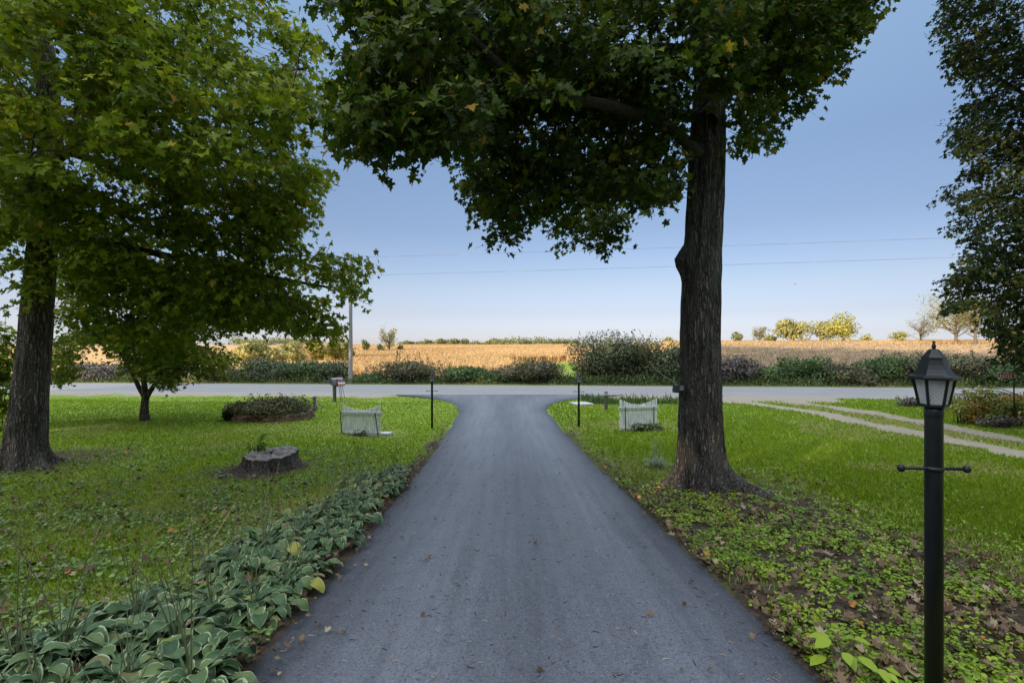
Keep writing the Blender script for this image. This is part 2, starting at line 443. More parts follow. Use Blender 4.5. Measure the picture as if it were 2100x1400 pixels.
def dirt_amount(x, y):
    n = fbm(x, y, 1.1, 41)
    right = smooth(6.4, 3.6, x + (n - .5) * 2.5) * smooth(1.5, 2.0, x) * smooth(11.5, 7.0, y)
    strip = smooth(1.1, .2, x - drive_right(y)) * (x > 1) * smooth(19, 14, y) * .7
    lstrip = smooth(.7, .15, drive_left(y) - x) * (x < 0) * smooth(20, 12, y) * .8
    left = smooth(14, 7, y) * (x < -1.5) * .44
    lt = smooth(3.2, .6, np.hypot(x + 10, y - 10)) * .7
    st = smooth(1.6, .5, np.hypot(x + 4.95, y - 9.6)) * .8
    rt = smooth(1.5, .5, np.hypot(x - 3.0, y - 7.9)) * .9
    a = np.maximum.reduce([right, strip, lstrip, left, lt, st, rt])
    return np.clip(a * (.55 + .9 * n), 0, 1)

def grass_strip(x, y):
    """grassed waterways in the corn"""
    s = x / np.maximum(y, 1)
    sn = s + (fbm(x, y, 9, 93) - .5) * .035 + (y - 90) * .0012
    a = smooth(103, 98, y + 30 * s) * smooth(-.016, -.006, sn) * smooth(.128, .118, sn)
    b = 0
    c = smooth(0, 1, 1 - np.abs(y - 104) / 7.0) * smooth(.80, .86, s)
    return np.clip(a + b + c, 0, 1) * (y > 40)

def axis(parts):
    o = []
    for a, b, st in parts:
        o += list(np.arange(a, b, st))
    return np.array(o)
xs = axis([(-9000, -1500, 900), (-1500, -300, 120), (-300, -60, 16), (-60, -24, 2), (-24, -9, .5), (-9, 9, .22), (9, 24, .4), (24, 60, 1.5), (60, 320, 10), (320, 1500, 120), (1500, 9001, 900)])
ys = axis([(-900, -100, 100), (-100, -10, 8), (-10, 1.4, .8), (1.4, 14, .2), (14, 36, .3), (36, 70, 1.2), (70, 190, 4), (190, 620, 15), (620, 2000, 90), (2000, 9001, 700)])
GX, GY = np.meshgrid(xs, ys)
GZ = ground(GX, GY)
nx, ny = len(xs), len(ys)
idx = np.arange(nx * ny).reshape(ny, nx)
fc = np.stack([idx[:-1, :-1], idx[:-1, 1:], idx[1:, 1:], idx[1:, :-1]], -1).reshape(-1, 4)
fx, fy = GX.ravel(), GY.ravel()
fyr = road_shift(fx, fy)
me = np_mesh('lawn', np.stack([fx, fy, GZ.ravel()], -1), fc, {
    'dirt': dirt_amount(fx, fy) * (fy < 26), 'gravel': track_gravel(fx, fy),
    'crop': smooth(38, 42, fyr) * (1 - grass_strip(fx, fy)), 'verge': smooth(30.9, 31.4, fyr) * smooth(42, 36, fyr)})
def ground_mat():
    m, nt, p = new_mat('lawn_ground')
    g = pos(nt)
    n1 = noise(nt, g, 1.3, 4); n2 = noise(nt, g, 22, 5, .7); n3 = noise(nt, g, .35, 2)
    grass = ramp(nt, n2, [(.25, (.07, .10, .018)), (.5, (.14, .21, .024)), (.75, (.22, .30, .04))])
    grass = mix(nt, ramp(nt, n1, [(.42, grey(0)), (.68, grey(.55))]), grass, (.20, .25, .05))
    dirt = ramp(nt, n2, [(.25, (.018, .014, .011)), (.5, (.05, .038, .028)), (.8, (.105, .08, .06))])
    grav = ramp(nt, noise(nt, g, 40, 4, .8), [(.25, (.13, .105, .08)), (.5, (.27, .23, .175)), (.8, (.42, .37, .29))])
    rows = nt.nodes.new('ShaderNodeTexWave'); rows.inputs['Scale'].default_value = .16; rows.inputs['Distortion'].default_value = 1.4
    nt.links.new(mapped(nt, g, (1, 1, 1), (0, 0, .5)), rows.inputs['Vector'])
    n4 = noise(nt, mapped(nt, g, (1, .25, 1)), 1.6, 6, .75); n5 = noise(nt, mapped(nt, g, (.3, 1, 1)), .05, 3)
    crop = ramp(nt, n4, [(.3, (.26, .15, .06)), (.5, (.48, .29, .12)), (.72, (.62, .42, .20))])
    crop = mix(nt, ramp(nt, n5, [(.4, grey(0)), (.65, grey(.45))]), crop, (.46, .29, .12))
    crop = mix(nt, ramp(nt, rows.outputs['Fac'], [(.2, grey(.35)), (.6, grey(0))]), crop, (.30, .18, .07))
    verge = ramp(nt, n2, [(.3, (.05, .06, .02)), (.7, (.16, .16, .07))])
    col = mix(nt, ramp(nt, attr(nt, 'dirt'), [(.25, grey(0)), (.8, grey(1))]), grass, dirt)
    gm = nt.nodes.new('ShaderNodeMath'); gm.operation = 'MULTIPLY_ADD'; gm.inputs[1].default_value = .7
    nt.links.new(noise(nt, g, 6, 4, .7), gm.inputs[0]); nt.links.new(attr(nt, 'gravel'), gm.inputs[2])
    col = mix(nt, ramp(nt, gm.outputs[0], [(.62, grey(0)), (1.0, grey(1))]), col, grav)
    col = mix(nt, attr(nt, 'verge'), col, verge)
    col = mix(nt, attr(nt, 'crop'), col, crop)
    nt.links.new(col, p.inputs['Base Color'])
    p.inputs['Roughness'].default_value = .95; p.inputs['Specular IOR Level'].default_value = .1
    bump(nt, p, n2, .8, .03)
    return m
lawn = link('lawn', me, ground_mat(), None, True)
tag(lawn, 'green lawn, verges and golden crop land rising to the horizon', 'ground', kind='structure')

# driveway
def strip_mesh(name, ys, left, right, zf, n, skirt=.05):
    V, Fc = [], []
    us = np.linspace(0, 1, n)
    for y in ys:
        l, r = float(left(y)), float(right(y))
        X = l + (r - l) * us
        Z = zf(X, np.full(n, y))
        V.append((l - .015, y, Z[0] - skirt))
        V += [(x, y, z) for x, z in zip(X, Z)]
        V.append((r + .015, y, Z[-1] - skirt))
    k = n + 2
    V = np.array(V)
    idx = np.arange(len(V)).reshape(-1, k)
    f = np.stack([idx[:-1, :-1], idx[:-1, 1:], idx[1:, 1:], idx[1:, :-1]], -1).reshape(-1, 4)
    u = np.tile(np.concatenate([[0], us, [1]]), len(V) // k)
    return np_mesh(name, V, f, {'across': u})
dl = lambda y: drive_left(y) + (vnoise(y, 0, .35, 3) - .5) * .05 + (vnoise(y, 0, 1.7, 4) - .5) * .06
dr = lambda y: drive_right(y) + (vnoise(y, 9, .35, 5) - .5) * .05 + (vnoise(y, 9, 1.7, 6) - .5) * .06
me = strip_mesh('driveway', np.arange(-8, 25.55, .15), dl, dr,
                lambda X, Y: drive_z(Y) + .006 + np.where(road_shift(X, Y) > ROAD0, .006, 0) - .02 * ((X - (dl(Y[0]) + dr(Y[0])) / 2) / 1.9) ** 2 * smooth(20, 17, Y), 21)
def asphalt_mat():
    m, nt, p = new_mat('driveway_asphalt')
    g = pos(nt); u = attr(nt, 'across')
    fine = noise(nt, g, 130, 3, .75)
    grain = noise(nt, g, 48, 4, .7)
    big = noise(nt, mapped(nt, g, (1, .3, 1)), 1.1, 4)
    tracks = ramp(nt, u, [(0, grey(0)), (.05, grey(.08)), (.085, grey(.3)), (.25, grey(.72)), (.40, grey(.6)), (.52, grey(.38)), (.63, grey(.52)), (.78, grey(.72)), (.92, grey(.3)), (.955, grey(.08)), (1, grey(0))])
    mm = nt.nodes.new('ShaderNodeMath'); mm.operation = 'MULTIPLY_ADD'; mm.inputs[1].default_value = .6
    nt.links.new(big, mm.inputs[0]); nt.links.new(tracks, mm.inputs[2])
    blot = noise(nt, g, 7, 5, .7)
    mb_ = nt.nodes.new('ShaderNodeMath'); mb_.operation = 'MULTIPLY_ADD'; mb_.inputs[1].default_value = .45
    nt.links.new(blot, mb_.inputs[0]); nt.links.new(mm.outputs[0], mb_.inputs[2])
    ms_ = nt.nodes.new('ShaderNodeMath'); ms_.operation = 'MULTIPLY'; ms_.inputs[1].default_value = .6
    nt.links.new(mb_.outputs[0], ms_.inputs[0])
    base = ramp(nt, ms_.outputs[0], [(.24, (.026, .028, .037)), (.40, (.047, .050, .062)), (.62, (.077, .082, .099)), (.92, (.12, .127, .148))])
    sp = ramp(nt, fine, [(.28, grey(.2)), (.45, grey(.95)), (.56, grey(1.05)), (.74, grey(1.9))])
    col = mix(nt, 1.0, base, sp, 'MULTIPLY')
    sp2 = ramp(nt, grain, [(.33, grey(.35)), (.45, grey(.98)), (.7, grey(1.3))])
    col = mix(nt, 1.0, col, sp2, 'MULTIPLY')
    pit = noise(nt, g, 30, 3, .65); stone = noise(nt, g, 75, 2, .5)
    col = mix(nt, ramp(nt, pit, [(.30, grey(.8)), (.37, grey(0))]), col, (.014, .014, .018))
    col = mix(nt, ramp(nt, stone, [(.66, grey(0)), (.72, grey(.55))]), col, (.26, .26, .28))
    drag = noise(nt, mapped(nt, g, (5, .22, 1), (0, 0, .04)), 1.6, 3, .6)
    col = mix(nt, 1.0, col, ramp(nt, drag, [(.3, grey(.80)), (.5, grey(1.0)), (.72, grey(1.16))]), 'MULTIPLY')
    cr = nt.nodes.new('ShaderNodeTexVoronoi'); cr.feature = 'DISTANCE_TO_EDGE'; cr.inputs['Scale'].default_value = .55
    wz = nt.nodes.new('ShaderNodeTexNoise'); wz.inputs['Scale'].default_value = 2.5; nt.links.new(g, wz.inputs['Vector'])
    ad = nt.nodes.new('ShaderNodeVectorMath'); ad.operation = 'ADD'; nt.links.new(g, ad.inputs[0]); nt.links.new(wz.outputs['Color'], ad.inputs[1]); nt.links.new(ad.outputs[0], cr.inputs['Vector'])
    nt.links.new(mix(nt, ramp(nt, cr.outputs['Distance'], [(0, grey(.35)), (.008, grey(0))]), col, (.02, .02, .024)), p.inputs['Base Color'])
    p.inputs['Roughness'].default_value = .62; p.inputs['Specular IOR Level'].default_value = .45
    bump(nt, p, fine, .55, .006)
    return m
tag(link('driveway', me, asphalt_mat(), None, True), 'dark asphalt driveway running down to the road', 'driveway', kind='structure')

# road
rx = np.concatenate([np.arange(-400, -60, 20), np.arange(-60, 60, .5), np.arange(60, 401, 20)])
V, k = [], 13
for x in rx:
    for j, u in enumerate(np.linspace(0, 1, k)):
        sh = .065 * x
        e = (vnoise(x, j, .8, 21) - .5) * .22 * (j in (0, k - 1))
        V.append((x, ROAD0 + (ROAD1 - ROAD0) * u - sh + e, ROADZ + .03 * (1 - (2 * u - 1) ** 2) - (.06 if j in (0, k - 1) else 0)))
V = np.array(V); idx = np.arange(len(V)).reshape(-1, k)
f = np.stack([idx[:-1, :-1], idx[1:, :-1], idx[1:, 1:], idx[:-1, 1:]], -1).reshape(-1, 4)
me = np_mesh('road', V, f, {'across': np.tile(np.linspace(0, 1, k), len(rx))})
def road_mat():
    m, nt, p = new_mat('road_asphalt')
    g = pos(nt); u = attr(nt, 'across')
    a = noise(nt, mapped(nt, g, (.12, 1, 1)), 2.2, 5); b = noise(nt, g, 70, 3, .7)
    mm = nt.nodes.new('ShaderNodeMath'); mm.operation = 'MULTIPLY_ADD'; mm.inputs[1].default_value = .5
    nt.links.new(a, mm.inputs[0]); nt.links.new(b, mm.inputs[2])
    col = ramp(nt, mm.outputs[0], [(.45, (.12, .117, .118)), (.72, (.19, .186, .184)), (.95, (.25, .243, .235))])
    col = mix(nt, ramp(nt, u, [(0, grey(.8)), (.06, grey(.25)), (.2, grey(0)), (.85, grey(0)), (.97, grey(.6)), (1, grey(.9))]), col, (.27, .25, .215))
    nt.links.new(col, p.inputs['Base Color']); p.inputs['Roughness'].default_value = .85; p.inputs['Specular IOR Level'].default_value = .25
    bump(nt, p, b, .3, .008)
    return m
tag(link('road', me, road_mat(), None, True), 'grey country road crossing beyond the lawn', 'road', kind='structure')

# ------------------------------------------------------------------ leaves, twigs, trunks
MAPLE = np.array([(0, 0), (-.09, .20), (.00, .42), (.15, .29), (.27, .27), (.34, .50), (.55, .57), (.50, .36), (.56, .20), (.70, .27), (.77, .13), (1, 0), (.77, -.13), (.70, -.27), (.56, -.20), (.50, -.36), (.55, -.57), (.34, -.50), (.27, -.27), (.15, -.29), (.00, -.42), (-.09, -.20)])
MAPLE_SMALL = np.array([(0, 0), (-.06, .34), (.2, .24), (.52, .54), (.53, .2), (1, 0), (.53, -.2), (.52, -.54), (.2, -.24), (-.06, -.34)])
OVAL = np.array([(0, 0), (.3, .24), (.7, .2), (1, 0), (.7, -.2), (.3, -.24)])
DIAMOND = np.array([(0, 0), (.45, .32), (1, 0), (.45, -.32)])
ROUND = np.array([(0, 0), (.12, .42), (.55, .52), (.95, .25), (.95, -.25), (.55, -.52), (.12, -.42)])
BLADE = np.array([(0, .05), (.4, .07), (1, 0), (.4, -.07), (0, -.05)])

def unit(v): return v / np.maximum(np.linalg.norm(v, axis=-1, keepdims=True), 1e-9)

def leaf_verts(P, nrm, tip, size, shape, fold=.18, droop=.18):
    tip = unit(tip); side = unit(np.cross(nrm, tip)); nn = np.cross(tip, side)
    u, v = shape[:, 0], shape[:, 1]
    h = fold * np.abs(v) - droop * u * u
    s = size[:, None, None]
    return (P[:, None, :] + s * (tip[:, None, :] * u[None, :, None] + side[:, None, :] * v[None, :, None] + nn[:, None, :] * h[None, :, None])).reshape(-1, 3)

def leaves_mesh(name, P, nrm, tip, size, tint, shape, fold=.18, droop=.18):
    V = leaf_verts(P, nrm, tip, size, shape, fold, droop)
    k = len(shape)
    return np_mesh(name, V, np.arange(len(P) * k).reshape(-1, k), None, {'tint': np.clip(tint, 0, 1)})

def sticks_mesh(name, A, B, r0, r1):
    """three-sided twigs from A to B, all at once"""
    d = unit(B - A)
    ref = np.where(np.abs(d[:, 2:3]) > .9, np.array([[1., 0, 0]]), np.array([[0, 0, 1.]]))
    s = unit(np.cross(d, ref)); t = np.cross(d, s)
    rings = []
    for P, r in ((A, r0), (B, r1)):
        for a in (0, 2.094, 4.189):
            rings.append(P + (s * math.cos(a) + t * math.sin(a)) * np.asarray(r).reshape(-1, 1))
    V = np.stack(rings, 1).reshape(-1, 3)
    b = (np.arange(len(A)) * 6)[:, None, None]
    f = np.array([[0, 1, 4, 3], [1, 2, 5, 4], [2, 0, 3, 5]])[None] + b
    return V, f.reshape(-1, 4)

def inside(poly, X, Y):
    poly = np.array(poly, float); r = np.zeros(len(X), bool); j = len(poly) - 1
    for i in range(len(poly)):
        xi, yi = poly[i]; xj, yj = poly[j]
        c = ((yi > Y) != (yj > Y)) & (X < (xj - xi) * (Y - yi) / (yj - yi + 1e-12) + xi)
        r ^= c; j = i
    return r

def sprays_in(rng, poly, n, d0, d1, gap=.0, scale=.8, holes=(), tilt=0, inset=.26):
    """centres of leaf sprays through the volume behind an outline, d0..d1 deep; clumped by a solid noise"""
    poly = np.array(poly, float)
    out = []
    tot = 0
    while tot < n:
        X = rng.uniform(poly[:, 0].min(), poly[:, 0].max(), n * 3); Y = rng.uniform(poly[:, 1].min(), poly[:, 1].max(), n * 3)
        ok = inside(poly, X, Y)
        X, Y = X[ok], Y[ok]
        D = rng.uniform(d0, d1, len(X)) + tilt * (Y - poly[:, 1].mean()) / 1000
        m = inset * F / D * rng.uniform(.3, 1.25, len(X)); ok = np.ones(len(X), bool)
        for ax, ay in ((1, 0), (-1, 0), (0, .75), (0, -.75), (.7, .5), (-.7, .5)): ok &= inside(poly, X + ax * m, Y + ay * m)
        for h in holes:
            for ax, ay in ((0, 0), (.6, 0), (-.6, 0), (0, .5), (0, -.5)): ok &= ~inside(h, X + ax * m, Y + ay * m)
        X, Y, D = X[ok], Y[ok], D[ok]
        P = np.stack([(X - 1050) / F * D, D, CZ - (Y - 700) / F * D], -1)
        nz = .5 * vnoise(P[:, 0] + P[:, 1] * .6, P[:, 2] * 1.5, scale, 7) + .5 * vnoise(P[:, 1] + 31, P[:, 2] * 1.5 + P[:, 0] * .4, scale, 8)
        P = P[nz > gap]
        out.append(P); tot += len(P)
    return np.concatenate(out)[:n]

def spray_leaves(rng, P, axis_xy, size, length, per, tint_shift=0.0):
    """leaves along short drooping twigs; returns arrays for leaves_mesh and the twigs"""
    n = len(P)
    out = unit(np.concatenate([P[:, :2] - np.array(axis_xy), np.zeros((n, 1))], 1))
    d = unit(out + rng.normal(0, .7, (n, 3)) * np.array([1, 1, .35]) + np.array([0, 0, -.15]))
    up = unit(np.array([0, 0, 1.]) + rng.normal(0, .25, (n, 3)))
    sd = unit(np.cross(up, d)); up = np.cross(d, sd)
    L = length * rng.uniform(.6, 1.35, n)
    t = rng.uniform(0, 1, (n, per)) ** .8
    lat = rng.uniform(-.5, .5, (n, per)) * (1.05 - .55 * t)
    Q = P[:, None] + d[:, None] * ((t - .5) * L[:, None])[..., None] + sd[:, None] * (lat * L[:, None])[..., None] \
        + up[:, None] * (rng.normal(0, .07, (n, per)) * L[:, None] - .22 * (t ** 2) * L[:, None])[..., None]
    tip = d[:, None] * .6 + sd[:, None] * (np.sign(lat) * .9)[..., None] + np.array([0, 0, -.55]) + rng.normal(0, .35, (n, per, 3))
    nr = up[:, None] + rng.normal(0, .55, (n, per, 3))
    tint = np.clip(rng.normal(.45, .16, (n, 1)) + rng.normal(tint_shift, .15, (n, per)), 0, .95)
    old = rng.random((n, per)) < .018
    tint = np.where(old, rng.uniform(.95, 1, (n, per)), tint)
    sz = size * rng.uniform(.5, 1.4, (n, per))
    A = P - d * (L * .62)[:, None]; B = P + d * (L * .45)[:, None] - up * (.15 * L)[:, None]
    return Q.reshape(-1, 3), nr.reshape(-1, 3), tip.reshape(-1, 3), sz.ravel(), tint.ravel(), A, B

def trunk_mesh(path, rad, seg=40, flare=0, seed=0, bumps=(), ridge=.05, sub=6, roots=()):
    """a furrowed, slightly uneven trunk; flare spreads the roots; bumps = (height, angle, size, amount)"""
    path = np.array(path, float); rad = np.array(rad, float)
    t = np.arange(len(path)); n = (len(path) - 1) * sub + 1
    tt = np.linspace(0, len(path) - 1, n)
    ctr = np.stack([np.interp(tt, t, path[:, i]) for i in range(3)], -1)
    for _ in range(3):
        c2 = ctr.copy(); c2[1:-1] = (ctr[:-2] + ctr[1:-1] * 2 + ctr[2:]) / 4; ctr = c2
    R = np.interp(tt, t, rad)
    tan = unit(np.gradient(ctr, axis=0))
    up = np.array([1., 0, 0]); rows = []
    a = np.linspace(0, 2 * math.pi, seg, endpoint=False)
    s = np.concatenate([[0], np.cumsum(np.linalg.norm(np.diff(ctr, axis=0), axis=1))])
    for i in range(n):
        u = up - tan[i] * up.dot(tan[i]); u /= np.linalg.norm(u); w = np.cross(tan[i], u)
        nz = fbm(np.cos(a) * 3.1 + 50 + seed, np.sin(a) * 3.1 + s[i] * .45 + 20, .42, 3) - .5
        fine = fbm(a * seg / 9 + seed, np.full(seg, s[i] * .8), 1.0, 9, 2) - .5
        r = R[i] * (1 + nz * .22 + fine * ridge * 2)
        if flare:
            h = s[i]
            lob = .55 + .45 * np.cos(3 * a + seed) + .35 * np.cos(5 * a + 1.3 * seed + 1)
            r = r * (1 + flare * np.exp(-h / .28) * np.maximum(lob, .15) + .12 * np.exp(-h / .9))
        for (ra, rm, rw) in roots:
            da = np.angle(np.exp(1j * (a - ra)))
            r = r + rm * math.exp(-max(s[i] - .24, 0) / .17) * np.exp(-(da / rw) ** 2)
        for (bz, ba, bs, bm) in bumps:
            da = np.angle(np.exp(1j * (a - ba)))
            r = r + bm * np.exp(-((s[i] - bz) / bs) ** 2 - (da * R[i] / (bs * .8)) ** 2)
        rows.append(ctr[i] + (u[None] * np.cos(a)[:, None] + w[None] * np.sin(a)[:, None]) * r[:, None])
    V = np.concatenate(rows)
    idx = np.arange(n * seg).reshape(n, seg); nx_ = np.roll(idx, -1, 1)
    f = np.stack([idx[:-1], nx_[:-1], nx_[1:], idx[1:]], -1).reshape(-1, 4)
    return V, f

def merge(meshes):
    Vs, Fs, b = [], [], 0
    for V, f in meshes:
        Vs.append(V); Fs.append(np.asarray(f) + b); b += len(V)
    return np.concatenate(Vs), np.concatenate(Fs)

def curve_pts(a, b, rng, n=7, wob=.12, sag=0.0):
    t = np.linspace(0, 1, n)[:, None]
    p = a[None] * (1 - t) + b[None] * t
    L = np.linalg.norm(b - a)
    w = rng.normal(0, wob * L * .35, (n, 3)); w[0] = w[-1] = 0
    p = p + w * np.sin(t * math.pi)
    p[:, 2] += (sag * L * np.sin(t * math.pi))[:, 0]
    return p

def limb_mesh(path, r0, r1, seg=9, seed=0):
    k = len(path)
    return trunk_mesh(path, np.linspace(r0, r1, k), seg, 0, seed, (), .02, 3)

def px_path(pts): return np.array([pw(*p) for p in pts])

def big_tree(name, label, base, trunk_path, trunk_r, limbs, spray_sets, leaf_m, bark_m, size, per, length, seed, bumps=(), flare=.9, seg=56, group=None, shape=None, cat='tree', roots=()):
    """limbs: list of (path, r0, r1); spray_sets: arrays of spray centres in world space"""
    rng = np.random.default_rng(seed)
    t = thing(name, label, cat, base, 0, group)
    b = np.array(base)
    V, f = trunk_mesh(trunk_path, trunk_r, seg, flare, seed, bumps, roots=roots)
    link('trunk', np_mesh('trunk', V - b, f), bark_m, t, True)
    skel = [np.array(trunk_path)[2:]]
    ms = []
    for k, (p, r0, r1) in enumerate(limbs):
        V, f = limb_mesh(p, r0, r1, 12, seed + k)
        link('limb', np_mesh('limb', V - b, f), bark_m if r0 > .11 else M['limb_bark'], t, True)
        skel.append(np.array(p))
    P = np.concatenate(spray_sets)
    sk = np.concatenate([np.concatenate([s[:-1] * (1 - u) + s[1:] * u for u in (0, .33, .67)]) for s in skel])
    # branches: gather the sprays into handfuls and carry each by a bough off the nearest limb
    nb = max(6, len(P) // 14)
    cen = P[rng.choice(len(P), nb, replace=False)]
    axis = np.array([b[0], b[1]])
    order = np.argsort(np.linalg.norm(cen[:, :2] - axis, axis=1))
    pts = list(sk)
    for i in order:
        c = cen[i]
        arr = np.array(pts)
        d = np.linalg.norm(arr - c, axis=1) + .4 * np.maximum(arr[:, 2] - c[2], 0)
        a = arr[int(np.argmin(d))]
        L = np.linalg.norm(c - a)
        if L < .12: continue
        p = curve_pts(a, c, rng, 5, .22, .05)
        r = min(.035, .006 + .010 * L)
        V, f = limb_mesh(p, r, .005, 5, int(i))
        ms.append((V, f)); pts += list(p[1:])
    V, f = merge(ms)
    Q, nr, tip, sz, tint, A, B = spray_leaves(rng, P, axis, size, length, per)
    V2, f2 = sticks_mesh('twig', A, B, np.full(len(A), .0045), np.full(len(A), .0015))
    V, f = merge([(V, f), (V2, f2)])
    link('branches', np_mesh('branches', V - b, f), M['limb_bark'], t, True)
    link('crown', leaves_mesh('crown', Q - b, nr, tip, sz, tint, MAPLE if shape is None else shape, .22, .25), leaf_m, t)
    return t

rng = np.random.default_rng(11)
# --- the maple by the driveway
base = pix(1438, 1000)
D0 = base[1]
tp = [base + np.array([0, 0, -.25])] + [pw(x, y, D0) for x, y in ((1438, 990), (1436, 900), (1435, 800), (1434, 700), (1437, 600), (1441, 500), (1446, 400), (1450, 300), (1453, 230), (1446, 150), (1432, 60), (1420, -80), (1410, -300), (1400, -600))]
tr = .95 * np.array([46, 45, 43.5, 42, 41, 40, 38, 37.5, 37, 34, 22, 18, 15, 11, 5]) / F * D0
limbs = [
    (px_path([(1453, 245, 7.8), (1482, 200, 7.85), (1512, 150, 7.95), (1545, 95, 8.1), (1572, 20, 8.3), (1600, -120, 8.5), (1640, -300, 8.6)]), .17, .03),
    (px_path([(1432, 318, 7.7), (1402, 285, 7.6), (1365, 255, 7.45), (1320, 238, 7.2), (1240, 212, 6.8), (1170, 206, 6.5), (1100, 188, 6.2), (1040, 150, 5.9), (990, 100, 5.6), (940, 50, 5.3), (890, 0, 5.0), (850, -60, 4.8)]), .105, .022),
    (px_path([(1445, 240, 7.9), (1400, 236, 8.1), (1340, 226, 8.5), (1260, 240, 8.9), (1180, 280, 9.2), (1080, 330, 9.0)]), .095, .02),
    (px_path([(1436, 110, 7.7), (1380, 95, 7.4), (1290, 98, 7.1), (1200, 100, 6.8), (1100, 102, 6.5), (1000, 106, 6.2), (900, 140, 5.9), (800, 200, 5.5), (745, 250, 5.2)]), .07, .014),
    (px_path([(1500, 165, 7.9), (1560, 150, 8.3), (1620, 140, 8.6), (1690, 110, 8.8)]), .06, .014),
    (px_path([(1460, 270, 7.85), (1500, 250, 8.4), (1560, 250, 9.0), (1600, 270, 9.3)]), .05, .012),
]
R_LEFT = [(630, -60), (645, 20), (678, 45), (735, 50), (745, 90), (700, 96), (680, 127), (724, 150), (688, 175), (668, 216), (650, 232), (688, 272), (716, 302), (747, 342), (774, 352), (813, 322), (851, 360), (870, 330), (913, 342), (945, 336), (1000, 250), (1000, -60)]
R_MAIN = [(900, 120), (945, 336), (940, 368), (955, 401), (982, 432), (1010, 455), (990, 486), (1006, 506), (1060, 514), (1085, 478), (1098, 459), (1160, 445), (1225, 440), (1283, 425), (1322, 452), (1353, 436), (1403, 413), (1412, 320), (1412, 100), (1100, 60)]
R_HANG = [(1130, 440), (1290, 425), (1290, 450), (1270, 470), (1285, 500), (1248, 522), (1230, 490), (1195, 512), (1145, 500)]
R_TOP = [(900, -80), (900, 140), (1100, 230), (1395, 260), (1425, 150), (1480, 170), (1520, 140), (1520, -80)]
R_RIGHT = [(1440, -80), (1440, 190), (1500, 200), (1486, 330), (1497, 338), (1523, 309), (1571, 306), (1602, 288), (1612, 247), (1642, 233), (1682, 219), (1682, 190), (1655, 176), (1698, 158), (1745, 140), (1745, 115), (1730, 96), (1765, 75), (1795, 55), (1806, 17), (1836, -5), (1850, -80)]
R_FRONT = [(1405, 20), (1440, 205), (1480, 215), (1530, 130), (1560, 0), (1500, -50)]
ss = [sprays_in(rng, R_LEFT, 400, 4.5, 6.2, .43, .6), sprays_in(rng, R_MAIN, 820, 6.6, 9.2, .40, .7), sprays_in(rng, R_HANG, 60, 9.2, 10.4, .40, .5, inset=.08),
      sprays_in(rng, R_TOP, 470, 5.4, 8.2, .43, .7), sprays_in(rng, R_RIGHT, 500, 7.3, 9.4, .40, .6), sprays_in(rng, R_FRONT, 50, 6.4, 7.0, .40, .5, inset=.05),
      sprays_in(rng, [(600, -80), (1900, -80), (1800, -420), (1500, -640), (1100, -640), (760, -420)], 260, 5.5, 10.5, .36, 1.0)]
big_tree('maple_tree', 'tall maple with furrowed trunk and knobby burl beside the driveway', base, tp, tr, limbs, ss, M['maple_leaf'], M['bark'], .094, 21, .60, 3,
         bumps=[(3.98, math.pi * 1.0, .20, .15), (4.12, math.pi * .95, .10, .06)], flare=.55, seg=80, roots=[(-.66, 1.15, .17), (-1.25, .34, .17), (-1.85, .38, .18), (-2.6, .42, .2), (.35, .34, .25), (1.6, .3, .3), (2.6, .3, .3)])

# --- the maple at the left
base = pix(52, 958)
D1 = base[1]
tp = [base + np.array([0, 0, -.25])] + [pw(x, y, D1) for x, y in ((50, 945), (56, 860), (64, 780), (72, 690), (80, 600), (88, 500), (98, 400), (104, 300), (100, 200), (94, 130), (80, 50), (62, -60), (50, -250), (40, -500))]
tr = .71 * np.array([46, 44, 41, 39, 37, 35, 33, 30, 28, 26, 25, 21, 17, 12, 5]) / F * D1
limbs = [
    (px_path([(92, 500, D1), (130, 494, 9.8), (180, 490, 9.5), (240, 500, 9.2), (320, 520, 8.9), (420, 540, 8.6), (560, 570, 8.6), (680, 590, 8.8)]), .12, .02),
    (px_path([(90, 145, D1), (60, 95, 9.7), (20, 60, 9.4), (-50, 30, 9.0)]), .10, .03),
    (px_path([(102, 340, D1), (150, 300, 9.3), (190, 290, 8.7), (205, 230, 8.2), (222, 150, 7.6), (260, 90, 7.0), (300, 40, 6.6)]), .09, .016),
    (px_path([(104, 300, D1), (200, 330, 9.6), (330, 380, 9.4), (450, 400, 9.5), (560, 395, 9.8), (650, 350, 10.0)]), .09, .016),
    (px_path([(98, 180, D1), (220, 170, 9.2), (330, 150, 8.6), (400, 130, 8.2), (470, 142, 7.8), (560, 150, 7.5), (630, 140, 7.3)]), .08, .014),
    (px_path([(80, 50, D1), (180, 0, 9.2), (300, -40, 8.4), (420, -60, 7.8), (560, -60, 7.2)]), .09, .016),
]
L_UP = [(-80, -80), (600, -80), (566, 0), (598, 36), (640, 60), (664, 80), (652, 127), (648, 154), (671, 200), (650, 231), (640, 250), (675, 268), (697, 300), (660, 312), (640, 285), (600, 308), (585, 335), (500, 360), (-80, 380)]
L_GAP = [[(52, 80), (92, 78), (138, 105), (136, 196), (72, 205), (62, 150)], [(482, 62), (520, 56), (555, 80), (545, 100), (500, 96)], [(600, 300), (602, 283), (640, 252), (655, 262), (650, 300)]]
L_LOW = [(-80, 340), (600, 330), (613, 314), (686, 318), (680, 366), (652, 409), (640, 455), (617, 480), (656, 488), (690, 516), (735, 512), (768, 514), (742, 545), (748, 580), (772, 604), (742, 622), (700, 640), (692, 692), (655, 686), (610, 694), (596, 660), (550, 672), (490, 680), (400, 640), (250, 560), (140, 540), (130, 470), (-80, 520)]
L_TRUNK = [(-80, 420), (80, 430), (150, 520), (110, 560), (40, 640), (20, 560), (-80, 560)]
